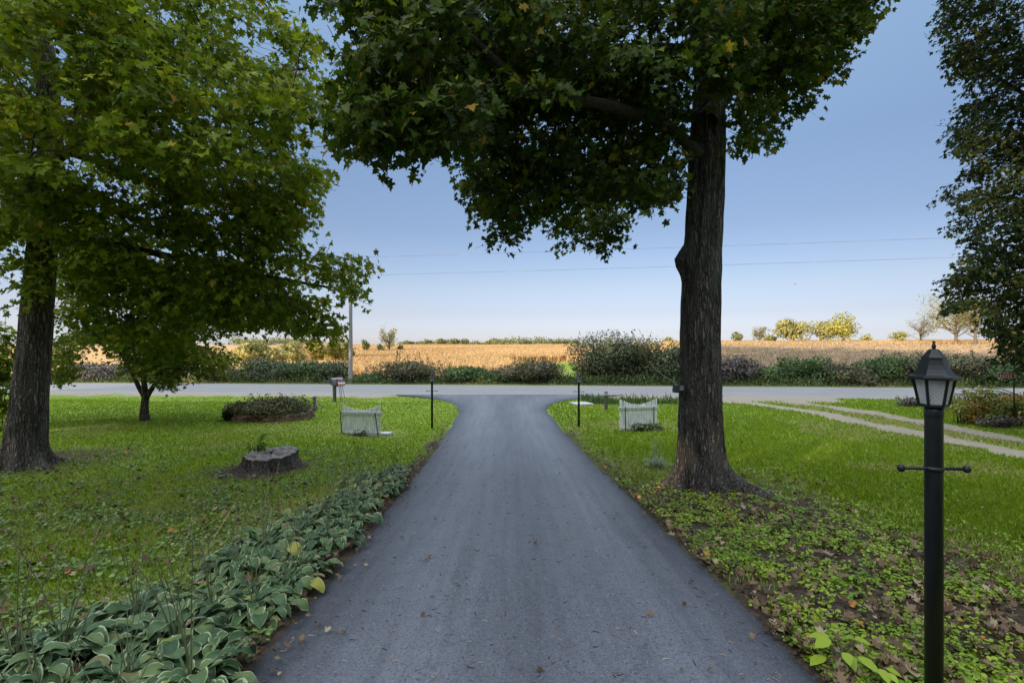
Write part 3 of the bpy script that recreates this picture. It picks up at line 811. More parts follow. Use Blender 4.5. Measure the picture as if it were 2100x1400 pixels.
ss = [sprays_in(rng, L_UP, 1120, 5.6, 9.6, .42, .7, L_GAP), sprays_in(rng, L_LOW, 1100, 7.6, 11.4, .42, .7, inset=.15), sprays_in(rng, [(125, 500), (480, 520), (500, 600), (470, 660), (420, 690), (360, 745), (300, 730), (250, 690), (200, 700), (160, 680), (140, 620)], 210, 8.2, 10.2, .44, .6, inset=.10), sprays_in(rng, L_TRUNK, 50, 8.6, 9.4, .4, .5, inset=.05),
      sprays_in(rng, [(-80, -80), (640, -80), (560, -320), (300, -520), (-300, -520), (-500, -100), (-500, 400), (-80, 420)], 220, 6.5, 13, .36, 1.0)]
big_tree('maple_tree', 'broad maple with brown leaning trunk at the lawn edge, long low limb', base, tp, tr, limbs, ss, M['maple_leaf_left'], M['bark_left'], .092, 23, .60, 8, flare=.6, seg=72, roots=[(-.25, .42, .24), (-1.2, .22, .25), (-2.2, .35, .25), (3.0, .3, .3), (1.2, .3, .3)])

# --- the small tree on the left lawn
base = pix(297, 862)
D2 = base[1]
tp = [base + np.array([0, 0, -.15])] + [pw(x, y, D2) for x, y in ((296, 852), (296, 835), (298, 815), (296, 790), (290, 740), (285, 680), (282, 620), (280, 540))]
tr = .62 * np.array([13, 12.5, 10.5, 10, 8, 6, 5, 4, 2]) / F * D2
limbs = [(px_path([(298, 818, D2), (312, 795, D2 - .1), (330, 770, D2 - .3), (360, 720, D2 - .6), (400, 660, D2 - .8)]), .09, .015),
         (px_path([(296, 812, D2), (282, 790, D2 + .1), (270, 760, D2 + .2), (230, 700, D2 + .4), (190, 640, D2 + .5)]), .08, .015),
         (px_path([(290, 740, D2), (310, 690, D2 + .5), (330, 620, D2 + .9)]), .05, .012)]
T_SMALL = [(120, 520), (300, 540), (470, 560), (494, 700), (478, 745), (455, 772), (420, 768), (385, 785), (345, 800), (310, 782), (280, 770), (262, 742), (230, 720), (195, 700), (160, 715), (150, 780), (125, 792), (100, 775), (108, 680)]
ss = [sprays_in(rng, T_SMALL, 1250, D2 - 1.9, D2 + 1.7, .46, 1.0, inset=.12)]
big_tree('small_tree', 'small low-branched tree with forked trunk on the left lawn', base, tp, tr, limbs, ss, M['small_tree_leaf'], M['bark_left'], .10, 20, .70, 21, flare=.4, seg=24, shape=MAPLE_SMALL)

# --- the dark tree at the right edge
bx, by = 16.4, 13.8
base = np.array([bx, by, g1(bx, by)])
tp = [base + np.array([0, 0, -.2])] + [base + np.array([.1 * k * .3, 0, k]) for k in (.4, 1.2, 2.2, 3.4, 5, 7, 9, 11.5, 14)]
tr = np.array([.36, .34, .31, .29, .27, .24, .21, .17, .12, .05])
limbs = [(np.array([base + np.array(q) for q in p]), .09, .02) for p in (
    [(0, 0, 2.4), (-.8, -.2, 2.6), (-1.8, -.4, 2.5), (-2.8, -.5, 2.3)], [(0, 0, 4.2), (-1, .1, 4.8), (-2.2, .1, 5.2), (-3.4, .2, 5.4)],
    [(0, 0, 6.3), (-1, -.3, 7.1), (-2.3, -.5, 7.8), (-3.4, -.6, 8.2)], [(0, 0, 8.3), (-1, .2, 9.4), (-2.2, .3, 10.2), (-3.2, .2, 10.8)],
    [(0, 0, 5.2), (.9, -.8, 6.0), (1.8, -1.6, 6.6)], [(0, 0, 3.2), (.4, -1.2, 3.6), (.5, -2.4, 3.7)])]
R_TREE = [(1940, -60), (1931, 0), (1916, 62), (1935, 99), (1938, 127), (1955, 171), (1985, 192), (1978, 210), (1949, 226), (1935, 260), (1945, 308), (1980, 338), (1914, 406), (1962, 426), (1960, 450), (1950, 475), (1975, 520), (1930, 570), (1920, 590), (1948, 645), (2000, 632), (2020, 690), (2048, 715), (2040, 742), (2110, 765), (2400, 700), (2420, -60)]
ss = [sprays_in(rng, R_TREE, 3300, 12.4, 15.6, .41, .9, inset=.22), sprays_in(rng, [(1940, -60), (2420, -60), (2300, -330), (2080, -330)], 300, 12.4, 15.4, .36, 1.0)]
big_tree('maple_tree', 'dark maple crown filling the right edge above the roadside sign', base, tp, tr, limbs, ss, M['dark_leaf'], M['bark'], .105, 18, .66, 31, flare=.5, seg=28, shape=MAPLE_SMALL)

# --- the shaded greenery behind the left trunk
def lump_cloud(rng, c, r, n, lumps=9, hollow=.5, flat=1.0):
    """points on and in an uneven heap of lumps"""
    c = np.array(c, float); r = np.array(r, float)
    d = unit(rng.normal(size=(lumps, 3))) * rng.uniform(.25, .75, (lumps, 1))
    d[:, 2] *= flat
    lc = c + d * r; lr = r * rng.uniform(.32, .55, (lumps, 1))
    k = rng.integers(0, lumps, n)
    q = unit(rng.normal(size=(n, 3))) * (rng.uniform(hollow ** 3, 1.05, (n, 1)) ** (1 / 3))
    return lc[k] + q * lr[k], lc[k]

def bush(name, label, base, w, h, dep, m, seed, leaf=.13, n=3000, shoots=10, lumps=11, cat='bush', group=None, shape=DIAMOND, stem_m=None, bare=False):
    rng = np.random.default_rng(seed)
    t = thing(name, label, cat, base, 0, group)
    P, lc = lump_cloud(rng, (0, 0, h * .48), (w, dep, h * .55), n, lumps)
    keep = P[:, 2] > .02
    P, lc = P[keep], lc[keep]
    out = unit(P - lc)
    # upright shoots breaking the outline
    A, B, SP = [], [], []
    for k in range(shoots):
        a = rng.uniform(-1, 1)
        b0 = np.array([a * w * .8, rng.uniform(-.5, .5) * dep, h * rng.uniform(.55, .85) * (1 - .35 * a * a)])
        tipp = b0 + np.array([rng.normal(0, .14) * h, rng.normal(0, .1) * h, h * rng.uniform(.22, .42)])
        A.append(b0); B.append(tipp)
        u = rng.uniform(.1, 1, 16)[:, None]
        SP.append(b0 + (tipp - b0) * u + rng.normal(0, .045, (16, 3)))
    if SP: P = np.concatenate([P, np.concatenate(SP)]); out = np.concatenate([out, unit(rng.normal(size=(len(P) - len(out), 3)) + np.array([0, 0, .6]))])
    nr = unit(out + np.array([0, 0, .5]) + rng.normal(0, .55, P.shape))
    tip = unit(np.cross(nr, rng.normal(size=P.shape))) + np.array([0, 0, -.25])
    big = .5 + .5 * vnoise(P[:, 0] * 1.0 + seed, P[:, 2] * 1.3 + P[:, 1], .55, seed)
    tint = np.clip(.1 + .55 * (big - .5) * 2 + rng.normal(0, .2, len(P)), 0, 1)
    link('foliage', leaves_mesh('foliage', P, nr, tip, leaf * rng.uniform(.6, 1.4, len(P)), tint, shape, .15, .2), m, t)
    ns = 26
    a0 = np.stack([rng.uniform(-.6, .6, ns) * w, rng.uniform(-.5, .5, ns) * dep, np.zeros(ns) - .05], -1)
    b0 = a0 * 1.25 + np.stack([rng.normal(0, .15, ns) * w, rng.normal(0, .1, ns), rng.uniform(.5, .95, ns) * h], -1)
    if A: a0 = np.concatenate([a0, A]); b0 = np.concatenate([b0, B])
    V, f = sticks_mesh('stems', a0, b0, np.full(len(a0), .014), np.full(len(a0), .005))
    link('stems', np_mesh('stems', V, f), stem_m or M['limb_bark'], t)
    return t

bx, by = -15.6, 14.2
bush('bush', 'tall shaded leafy bush behind the leaning left trunk', (bx, by, g1(bx, by)), 1.35, 4.6, 1.2, M['maple_leaf_left'], 5, .14, 3800, 6, 14, shape=MAPLE)

# ------------------------------------------------------------------ hedge of bushes across the road
HEDGE = [  # px, half width px, top py, depth, material, shoots, name, label
    (205, 60, 748, 33.4, 'purple_shrub_leaf', 12, 'greyish half-bare bush across the road under the small left tree'),
    (330, 75, 745, 34.2, 'shrub_leaf', 10, 'grey-green bush across the road behind the small left tree'),
    (462, 46, 757, 32.9, 'purple_shrub_leaf', 14, 'low purplish half-bare bush across the road, left of the grey-green row'),
    (548, 66, 739, 33.4, 'shrub_leaf', 10, 'wide grey-green bush across the road behind the flower bed'),
    (628, 44, 743, 33.6, 'green_shrub_leaf', 8, 'round green bush across the road left of the mailbox'),
    (688, 38, 746, 33.2, 'shrub_leaf', 8, 'grey-green bush across the road directly behind the mailbox'),
    (748, 36, 768, 32.9, 'green_shrub_leaf', 5, 'low green bush just right of the utility pole foot'),
    (838, 62, 738, 33.3, 'brown_shrub_leaf', 14, 'brownish domed bush behind the lamp on the driveway left'),
    (955, 36, 752, 33.0, 'green_shrub_leaf', 6, 'small green bush across the road, straight beyond the driveway mouth'),
    (1008, 34, 764, 32.8, 'green_shrub_leaf', 3, 'lowest green bush in front of pale dry weeds'),
    (1096, 62, 742, 33.0, 'brown_shrub_leaf', 10, 'dark domed bush left of the tallest roadside bush'),
    (1268, 92, 692, 34.4, 'shrub_leaf', 30, 'tallest dark bush with upright shoots across the road'),
    (1368, 52, 716, 33.6, 'shrub_leaf', 14, 'dark bush across the road showing just left of the maple trunk'),
    (1505, 46, 733, 33.2, 'purple_shrub_leaf', 14, 'dark greyish bush across the road just right of the maple trunk'),
    (1600, 42, 748, 33.4, 'green_shrub_leaf', 8, 'green viny bush between greyish bush and brown thicket'),
    (1664, 52, 735, 33.6, 'green_shrub_leaf', 10, 'bright green rounded bush below the yellow field trees'),
    (1740, 46, 746, 33.0, 'brown_shrub_leaf', 8, 'low brown thicket right of the bright green rounded bush'),
    (1812, 56, 733, 33.6, 'green_shrub_leaf', 8, 'broad green bush left of the near lantern'),
    (1900, 56, 736, 33.2, 'brown_shrub_leaf', 8, 'brown-green bush behind the near lantern'),
    (1985, 56, 732, 33.6, 'brown_shrub_leaf', 10, 'dark tangled bush right of the near lantern'),
    (2075, 60, 738, 33.0, 'green_shrub_leaf', 8, 'green bush behind the red number sign'),
]
for i, (px, hw, top, d, mk, sh, lab) in enumerate(HEDGE):
    x = (px - 1050) / F * d
    d2 = d - .062 * x
    x = (px - 1050) / F * d2
    z = g1(x, d2)
    h = CZ - (top - 700) / F * d2 - z
    w = hw / F * d2
    bush('bush', lab, (x, d2, z), w * 1.4, h * 1.12, 1.1 + .3 * w, M[mk], 100 + i, .14, int(5200 * w * h / 3.0 + 3000), sh, 16 + int(6 * w), group='bushes along the far side of the road')

def undergrowth():
    r = np.random.default_rng(17)
    n = 42000
    x = r.uniform(-36, 37, n); yr = 31.15 + r.beta(1.3, 2.0, n) * 4.6; y = yr - .065 * x
    z = ground(x, y)
    tall = .10 + .75 * smooth(31.4, 32.6, yr) * (.35 + fbm(x, y, 1.6, 19))
    P = np.stack([x, y, z + r.uniform(0, 1, n) * tall * .5], -1)
    tp = np.stack([r.normal(0, .5, n), r.normal(0, .5, n), np.ones(n)], -1); a = r.uniform(0, 6.28, n)
    nr = np.stack([np.cos(a), np.sin(a), np.zeros(n) + .3], -1)
    ti = np.clip(fbm(x, y, 2.5, 23) * 1.1 - .1 + r.normal(0, .16, n) + .35 * smooth(31.6, 31.2, yr), 0, 1)
    shp = np.array([(0, .05), (.5, .12), (1, 0), (.5, -.12), (0, -.05)])
    tag(link('undergrowth', leaves_mesh('undergrowth', P, nr, tp, np.maximum(tall * r.uniform(.25, .6, n), .10), ti, shp, .1, .3), M['undergrowth_leaf']), 'weedy green undergrowth filling the verge between the roadside bushes', 'undergrowth', kind='stuff')
undergrowth()

# ------------------------------------------------------------------ trees on the fields
def field_tree(label, px, top, hw, d, mk, seed, n=900, leaf=.45, sparse=False, low=.15, base_py=None):
    rng = np.random.default_rng(seed)
    x = (px - 1050) / F * d
    z = g1(x, d)
    zt = CZ - (top - 700) / F * d
    h = max(zt - z, 1.0); w = hw / F * d
    t = thing('field_tree', label, 'tree', (x, d, z), 0, 'trees on the far fields')
    pth = [(0, 0, -.3), (.02 * w, 0, h * .2), (-.03 * w, 0, h * .4), (.03 * w, 0, h * .62), (0, 0, h * .85)]
    rt = .028 * h + .02
    V, f = trunk_mesh(pth, [rt, rt * .85, rt * .65, rt * .4, rt * .12], 8, .2, seed, (), .02, 3)
    ms = [(V, f)]
    nl = 26 if sparse else 9
    ends = []
    for k in range(nl):
        z0 = h * rng.uniform(.16, .6); a = rng.uniform(0, 6.28); rr = w * rng.uniform(.55, .95)
        e = np.array([math.cos(a) * rr, math.sin(a) * rr, min(z0 + h * rng.uniform(.12, .42), h * .93)])
        p = curve_pts(np.array([0, 0, z0]), e, rng, 5, .12, .06)
        ms.append(limb_mesh(p, rt * .38, .015 * max(1, d / 80), 5, k)); ends.append(e)
        for j in range(7 if sparse else 0):
            q0 = p[rng.integers(2, 5)]; q1 = q0 + rng.normal(0, .18, 3) * np.array([w, w, h * .5]) + np.array([0, 0, .08 * h])
            ms.append(limb_mesh(curve_pts(q0, q1, rng, 4, .1), rt * .16, .012 * max(1, d / 80), 4, j)); ends.append(q1)
    V, f = merge(ms)
    link('trunk', np_mesh('trunk', V, f), M['far_bark'], t, True)
    zc = h * (low + 1) / 2
    if sparse:
        e = np.array(ends); P = e[rng.integers(0, len(e), n)] + rng.normal(0, .11, (n, 3)) * np.array([w, w, h * .55])
        lc = P - np.array([0, 0, 1.])
    else:
        P, lc = lump_cloud(rng, (0, 0, zc), (w * rng.uniform(1.05, 1.4), w, h * (1 - low) / 2 * 1.1), n, int(rng.integers(6, 13)), .3, rng.uniform(.7, 1.1))
    keep = P[:, 2] > .05 * h; P, lc = P[keep], lc[keep]
    nr = unit(unit(P - lc) + rng.normal(0, .6, P.shape) + np.array([0, 0, .3]))
    tip = np.cross(nr, rng.normal(size=P.shape))
    tint = np.clip(vnoise(P[:, 0] + seed, P[:, 2], .28 * w + .3, seed) * .7 + .15 + rng.normal(0, .15, len(P)), 0, 1)
    link('crown', leaves_mesh('crown', P, nr, tip, leaf * rng.uniform(.6, 1.4, len(P)), tint, DIAMOND, .1, .1), M[mk], t)
    return t

FT = [
    ('pale yellow-green willow-like tree at the far left of the field trees', 512, 702, 42, 74, 'far_olive', 1700, .5, 0),
    ('olive tree second from the left beyond the roadside bushes', 562, 706, 38, 84, 'far_olive', 1600, .5, 0),
    ('green-yellow tree left of the bright yellow pair', 600, 698, 34, 96, 'far_olive', 1500, .55, 0),
    ('bright yellow-green rounded tree right of the olive trees', 640, 690, 25, 92, 'far_yellow', 1500, .5, 0),
    ('bright yellow tree left of the utility pole', 688, 686, 26, 96, 'far_yellow', 1500, .5, 0),
    ('yellow-green tree half hidden behind the utility pole', 714, 690, 12, 100, 'far_yellow', 500, .5, 0),
    ('small dark green round tree right of the utility pole', 751, 694, 9.5, 150, 'far_green', 500, .6, 0),
    ('low green bushy tree left of the tall sparse one', 778, 703, 10, 150, 'far_green', 400, .6, 0),
    ('tall sparse yellowish tree standing in the middle field', 798, 677, 18, 155, 'far_yellow', 520, .6, 1),
    ('lowest dark bush-like tree right of the tall sparse one', 822, 707, 8, 160, 'far_green', 300, .6, 0),
    ('round tree first right of the tall sparse field tree on the crest', 838, 698, 9.5, 400, 'far_green', 350, 1.3, 0),
    ('broad low tree second on the crest from the tall sparse tree', 876, 697, 11, 400, 'far_green', 350, 1.3, 0),
    ('wide dark crest tree starting the four-tree clump', 905, 695, 14, 400, 'far_green', 450, 1.4, 0),
    ('tallest crest tree in the middle of the dark clump', 931, 693, 12, 400, 'far_green', 450, 1.4, 0),
    ('flat-topped tree ending the dark crest clump', 952, 696, 9, 400, 'far_green', 300, 1.3, 0),
    ('tiny lone crest tree between clump and distant treeline', 980, 701, 4, 400, 'far_green', 120, 1.2, 0),
    ('small crest tree at the left end of the distant treeline', 1000, 697, 8, 400, 'far_olive', 300, 1.2, 0),
    ('low crest tree at the right end of the distant treeline', 1183, 697, 10, 400, 'far_green', 300, 1.2, 0),
    ('small olive tree just left of the maple trunk on the crest', 1372, 691, 12, 190, 'far_olive', 350, .8, 0),
    ('small dark olive tree first right of the maple trunk', 1512, 677, 11, 128, 'far_green', 450, .5, 0),
    ('pale thin-leaved small tree second right of the maple trunk', 1557, 668, 15, 128, 'far_olive', 420, .45, 1),
    ('low round shrub-like tree left of the yellow group', 1583, 685, 13, 126, 'far_green', 400, .5, 0),
    ('olive green tree at the left of the yellow field group', 1627, 648, 34, 124, 'far_olive', 2200, .55, 0),
    ('brownish olive tree in the middle of the yellow field group', 1682, 646, 34, 126, 'far_olive', 1900, .5, 0),
    ('broad bright yellow tree at the right of the field group', 1728, 645, 38, 122, 'far_yellow', 2400, .55, 0),
    ('tiny pale shrub-like tree right of the bright yellow tree', 1778, 682, 11, 124, 'far_olive', 200, .5, 0),
    ('low yellow-green shrub-like tree left of the bare pair', 1846, 677, 17, 118, 'far_olive', 500, .5, 0),
    ('nearly bare small spreading tree left of the tall bare one', 1888, 650, 32, 116, 'far_olive', 700, .26, 1),
    ('tall spreading half-bare tree above the near lantern', 1960, 610, 60, 112, 'far_yellow', 3000, .34, 1),
    ('yellow thin-leaved tree right of the tall half-bare tree', 2000, 618, 34, 108, 'far_yellow', 1700, .32, 1),
]
for i, (lab, px, top, hw, d, mk, n, lf, sp) in enumerate(FT):
    field_tree(lab, px, top, hw, d, mk, 300 + i, n, lf, bool(sp), .12 if not sp else .3)

# distant treeline, one mass on the crest
r_ = np.random.default_rng(77)
P = []
for px in np.concatenate([np.arange(1006, 1186, 3.0), np.arange(478, 640, 4.0), np.arange(820, 1004, 5.0)]):
    d = r_.uniform(410, 450); x = (px - 1050) / F * d; z = g1(x, d)
    h = (2.5 + 3.2 * vnoise(px, 0, 13, 4) + 1.6) * (.42 if 700 < px < 1004 else 1.0)
    c = np.array([x, d, z + h * .5])
    P.append(c + r_.normal(0, 1, (70, 3)) * np.array([1.4, 2.5, h * .28]))
P = np.concatenate(P)
nr = unit(r_.normal(0, .7, P.shape) + np.array([0, -.4, .6])); tip = np.cross(nr, r_.normal(size=P.shape))
tag(link('treeline', leaves_mesh('treeline', P, nr, tip, r_.uniform(.9, 1.9, len(P)), r_.random(len(P)), DIAMOND), M['far_green']), 'distant low line of dark trees on the crest', 'trees', kind='stuff')

# ------------------------------------------------------------------ corn and dry weeds
def corn():
    r = np.random.default_rng(5)
    n = 230000
    y = 46 * np.exp(r.uniform(0, math.log(400 / 46), n) ** 1.0); s = r.uniform(-.48, 1.1, n); x = s * y
    th = .5
    a = x * math.cos(th) + y * math.sin(th); b = -x * math.sin(th) + y * math.cos(th)
    row = .76 * np.maximum(1, np.round(y / 60))
    b = np.round(b / row) * row + r.normal(0, .07, n) * row
    x = a * math.cos(th) - b * math.sin(th); y = a * math.sin(th) + b * math.cos(th)
    yr = road_shift(x, y); s = x / y
    ok = (yr > 47) & (grass_strip(x, y) < .25) & ((y < 190) | (s < .35)) & ~((s < -.33) & (y < 112))
    x, y, s = x[ok], y[ok], s[ok]; n = len(x)
    z = ground(x, y)
    hgt = r.uniform(1.25, 1.65, n) * (1 - .2 * smooth(.36, .46, s)) * np.where(y > 250, .8, 1)
    wide = np.maximum(1, y / 90) ** .8
    field = fbm(x, y * .5, 34, 91)
    # the near part of the right-hand field is a duller, browner stand
    dull = smooth(.36, .44, s + (field - .5) * .1) * smooth(112, 98, y)
    base_t = .30 + .45 * (field - .3) + r.normal(0, .13, n) + .08
    Ps, nr, tp, sz, ti, du = [], [], [], [], [], []
    for k in range(3):
        a = r.uniform(0, 6.28, n); frac = r.uniform(.5, .97, n)
        dirn = np.stack([np.cos(a), np.sin(a), r.uniform(-.1, 1.0, n)], -1)
        Ps.append(np.stack([x, y, z + hgt * frac], -1)); tp.append(dirn); nr.append(np.stack([-np.cos(a) * .5, -np.sin(a) * .5, np.ones(n)], -1))
        sz.append(r.uniform(.28, .52, n) * (.55 + .45 * wide)); ti.append(base_t + r.normal(0, .12, n))
    a = r.uniform(0, 6.28, n)
    Ps.append(np.stack([x, y, z], -1)); tp.append(np.stack([r.normal(0, .05, n), r.normal(0, .05, n), np.ones(n)], -1))
    nr.append(np.stack([np.cos(a), np.sin(a), np.zeros(n)], -1)); sz.append(hgt * 1.08); ti.append(base_t + .05)
    P = np.concatenate(Ps); S_ = np.concatenate(sz); T = np.concatenate(ti); D = np.tile(dull, 4) > r.random(4 * n)
    NR, TP = np.concatenate(nr), np.concatenate(tp)
    shp = np.array([(0, .05), (.5, .085), (1, .0), (.5, -.085), (0, -.05)])
    tag(link('corn', leaves_mesh('corn', P[~D], NR[~D], TP[~D], S_[~D], T[~D], shp, .1, .35), M['corn_leaf']), 'ripe dry corn standing in rows on the far field', 'corn', kind='stuff')
    tag(link('dry_weeds', leaves_mesh('dry_weeds', P[D], NR[D], TP[D], S_[D], T[D], shp, .1, .35), M['weed_leaf']), 'dull brown dry weeds on the slope behind the right bushes', 'weeds', kind='stuff')
corn()

def dry_weeds():
    r = np.random.default_rng(6)
    n = 26000
    y = r.uniform(36, 62, n); s = r.uniform(-.3, 1.15, n); x = s * y
    keep = (smooth(.38, .5, s) * .9 + .22) > r.random(n)
    x, y = x[keep], y[keep]; n = len(x)
    yr = road_shift(x, y); ok = (yr > 36.0) & (grass_strip(x, y) < .3)
    x, y = x[ok], y[ok]; n = len(x)
    z = ground(x, y)
    h = r.uniform(.7, 1.5, n)
    P = np.stack([x, y, z], -1)
    tp = np.stack([r.normal(0, .22, n), r.normal(0, .22, n), np.ones(n)], -1)
    a = r.uniform(0, 6.28, n); nr = np.stack([np.cos(a), np.sin(a), np.zeros(n)], -1)
    shp = np.array([(0, .012), (.6, .02), (.8, .05), (1, 0), (.8, -.05), (.6, -.02), (0, -.012)])
    tag(link('dry_weeds', leaves_mesh('dry_weeds', P, nr, tp, h, r.normal(.5, .22, n), shp, .1, .1), M['weed_leaf']), 'pale dry weeds standing behind the roadside bushes', 'weeds', kind='stuff')
dry_weeds()

# ------------------------------------------------------------------ grass, ground cover, fallen leaves
def scatter(r, n, y0, y1, s0=-1.35, s1=1.35, p=1.0):
    """more points near the eye: the density falls off with distance"""
    u = r.random(n)
    y = y0 * (y1 / y0) ** (u ** p)
    return r.uniform(s0, s1, n) * (y + .6), y

def lawn_ok(x, y, r, edge=.03):
    yr = road_shift(x, y)
    out = np.maximum(drive_left(y) - x, x - drive_right(y))
    jag = (fbm(x, y, .3, 77) - .5) * .14
    ok = (out + jag > edge) & (yr < ROAD0 - .15) & (track_gravel(x, y) < r.uniform(.2, .65, len(x)))
    ok &= np.hypot(x + 4.95, y - 9.55) > .6
    return ok

def grass():
    r = np.random.default_rng(9)
    x, y = scatter(r, 520000, 2.0, 25.5, p=.85)
    ok = lawn_ok(x, y, r) & (dirt_amount(x, y) < r.uniform(.12, .8, len(x)))
    x, y = x[ok], y[ok]; n = len(x)
    lush = fbm(x, y, 1.6, 51); patch = fbm(x, y, .45, 52)
    h = (.035 + .05 * lush + .035 * patch) * r.uniform(.6, 1.35, n) * np.clip(1 - .35 * (x < -1), .5, 1)
    w = .0042 * np.maximum(1, y / 5.5) * r.uniform(.7, 1.3, n)
    z = ground(x, y) - .005
    a = r.uniform(0, 6.28, n); lean = r.uniform(.1, .75, n)
    d = np.stack([np.cos(a), np.sin(a)], -1) * (h * lean)[:, None]
    sx, sy = -np.sin(a), np.cos(a)
    b = np.stack([x, y, z], -1)
    side = np.stack([sx, sy, np.zeros(n)], -1) * w[:, None]
    m1 = b + np.concatenate([d * .35, (h * .6)[:, None]], 1); t1 = b + np.concatenate([d, (h * (1 - .25 * lean))[:, None]], 1)
    V = np.stack([b - side, b + side, m1 + side * .8, t1, m1 - side * .8], 1).reshape(-1, 3)
    f = np.arange(5 * n).reshape(n, 5)
    rightlush = smooth(1.5, 5, x) * .12
    broad = fbm(x, y, 5.5, 57)
    tint = np.clip(-.05 + .10 * (x < -1) + .42 * lush + .30 * patch + .30 * (broad - .3) + rightlush + r.normal(0, .14, n), 0, .92)
    dry = r.random(n) < .03 + .10 * dirt_amount(x, y) + .35 * smooth(.56, .72, fbm(x, y, 2.4, 58)) + .45 * smooth(1.6, .5, np.abs(x - 12.9)) * (y > 9)
    tint = np.where(dry, 1, tint)
    tag(link('grass', np_mesh('grass', V, f, None, {'tint': tint}), M['grass_blade']), 'short green lawn grass with dry blades', 'grass', kind='stuff')
grass()

def ground_cover():
    r = np.random.default_rng(12)
    # creeping rosettes in the bare ground to the right of the driveway
    x, y = scatter(r, 26000, 2.0, 15, 0.1, 1.3)
    w = dirt_amount(x, y)
    ok = lawn_ok(x, y, r, .05) & (fbm(x, y, .55, 61) * .8 + fbm(x, y, 2.0, 64) * .4 + w * .25 > r.uniform(.60, 1.04, len(x))) & (w > .10)
    x, y = x[ok], y[ok]
    x = np.repeat(x, 8) + r.normal(0, .032, len(x) * 8); y = np.repeat(y, 8) + r.normal(0, .032, len(y) * 8); n = len(x)
    keep = x > drive_right(y) + .01; x, y = x[keep], y[keep]; n = len(x)
    P = np.stack([x, y, ground(x, y) + r.uniform(.006, .05, n)], -1)
    nr = unit(np.array([0, 0, 1.]) + r.normal(0, .45, (n, 3))); a = r.uniform(0, 6.28, n)
    tip = np.stack([np.cos(a), np.sin(a), r.normal(0, .15, n)], -1)
    tag(link('ground_cover', leaves_mesh('ground_cover', P, nr, tip, r.uniform(.012, .036, n), np.clip(fbm(x, y, .5, 62) + r.normal(-.02, .2, n), 0, 1), ROUND, .12, .1), M['cover_leaf']),
        'yellow-green creeping ground cover on bare soil by the driveway', 'ground cover', kind='stuff')
    x, y = scatter(r, 9000, 2.0, 12, -1.35, -.12)
    ok = lawn_ok(x, y, r, .1) & (fbm(x, y, .7, 63) > r.uniform(.35, .75, len(x))); x, y = x[ok], y[ok]
    x = np.repeat(x, 6) + r.normal(0, .05, len(x) * 6); y = np.repeat(y, 6) + r.normal(0, .05, len(y) * 6); n = len(x)
    keep = x < drive_left(y) - .02; x, y = x[keep], y[keep]; n = len(x)
    P = np.stack([x, y, ground(x, y) + r.uniform(.015, .07, n)], -1)
    nr = unit(np.array([0, 0, 1.]) + r.normal(0, .4, (n, 3))); a = r.uniform(0, 6.28, n)
    tip = np.stack([np.cos(a), np.sin(a), r.normal(0, .2, n)], -1)
    tag(link('ground_cover', leaves_mesh('ground_cover', P, nr, tip, r.uniform(.02, .045, n), np.clip(r.normal(.45, .25, n), 0, 1), ROUND, .12, .1), M['cover_dark_leaf']),
        'dark green low weeds in the lawn behind the hostas', 'ground cover', kind='stuff')
ground_cover()

def litter():
    r = np.random.default_rng(15)
    x, y = scatter(r, 50000, 2.0, 17, -1.35, 1.3)
    w = dirt_amount(x, y)
    out = np.maximum(drive_left(y) - x, x - drive_right(y))
    edge = smooth(.35, .05, out) * np.where(x < 0, 1.0, .55)
    n1 = fbm(x, y, .8, 71)
    ok = lawn_ok(x, y, r, .02) & (w * .62 + edge + (n1 - .5) * .5 + .05 > r.uniform(.12, 1.25, len(x)))
    # a few stray leaves on the asphalt
    stray = (out < -.02) & (r.random(len(x)) < .004 + .10 * smooth(-.55, -.05, out) * (x < 0) + .035 * smooth(-.3, -.05, out))
    ok |= stray & (y > 2)
    x, y = x[ok], y[ok]; n = len(x)
    on = (np.maximum(drive_left(y) - x, x - drive_right(y)) < 0)
    P = np.stack([x, y, np.where(on, drive_z(y) + .014, ground(x, y) + r.uniform(.005, .045, n))], -1)
    nr = unit(np.array([0, 0, 1.]) + r.normal(0, .6, (n, 3)) * np.where(on, .35, 1)[:, None]); a = r.uniform(0, 6.28, n)
    tip = np.stack([np.cos(a), np.sin(a), r.normal(0, .15, n)], -1)
    me = leaves_mesh('fallen_leaves', P, nr, tip, r.uniform(.022, .08, n) * np.where(on, .7, 1), np.clip(r.beta(1.6, 1.8, n), 0, 1), MAPLE, .8, -.55)
    tag(link('fallen_leaves', me, M['litter_leaf']), 'brown fallen maple leaves strewn along the driveway edges and lawn', 'fallen leaves', kind='stuff')
    # twig bits on the asphalt
    n = 800
    y = 2.6 * (11 / 2.6) ** r.random(n)
    x = r.uniform(drive_left(y) + .05, drive_right(y) - .05)
    a = r.normal(0, .9, n); L = r.uniform(.006, .026, n)
    d = np.stack([np.cos(a), np.sin(a), r.normal(0, .04, n)], -1)
    c = np.stack([x, y, drive_z(y) - .02 * ((x - .05) / 1.9) ** 2 + .011], -1)
    rad = r.uniform(.0015, .004, n)
    V, f = sticks_mesh('t', c - d * L[:, None], c + d * L[:, None], rad, rad * .7)
    me = np_mesh('twig_litter', V, f, None, {'tint': np.repeat(r.random(n), 3)})
    tag(link('twig_litter', me, M['twig_bit']), 'small broken twigs and seed stems scattered over the asphalt', 'twigs', kind='stuff')
litter()

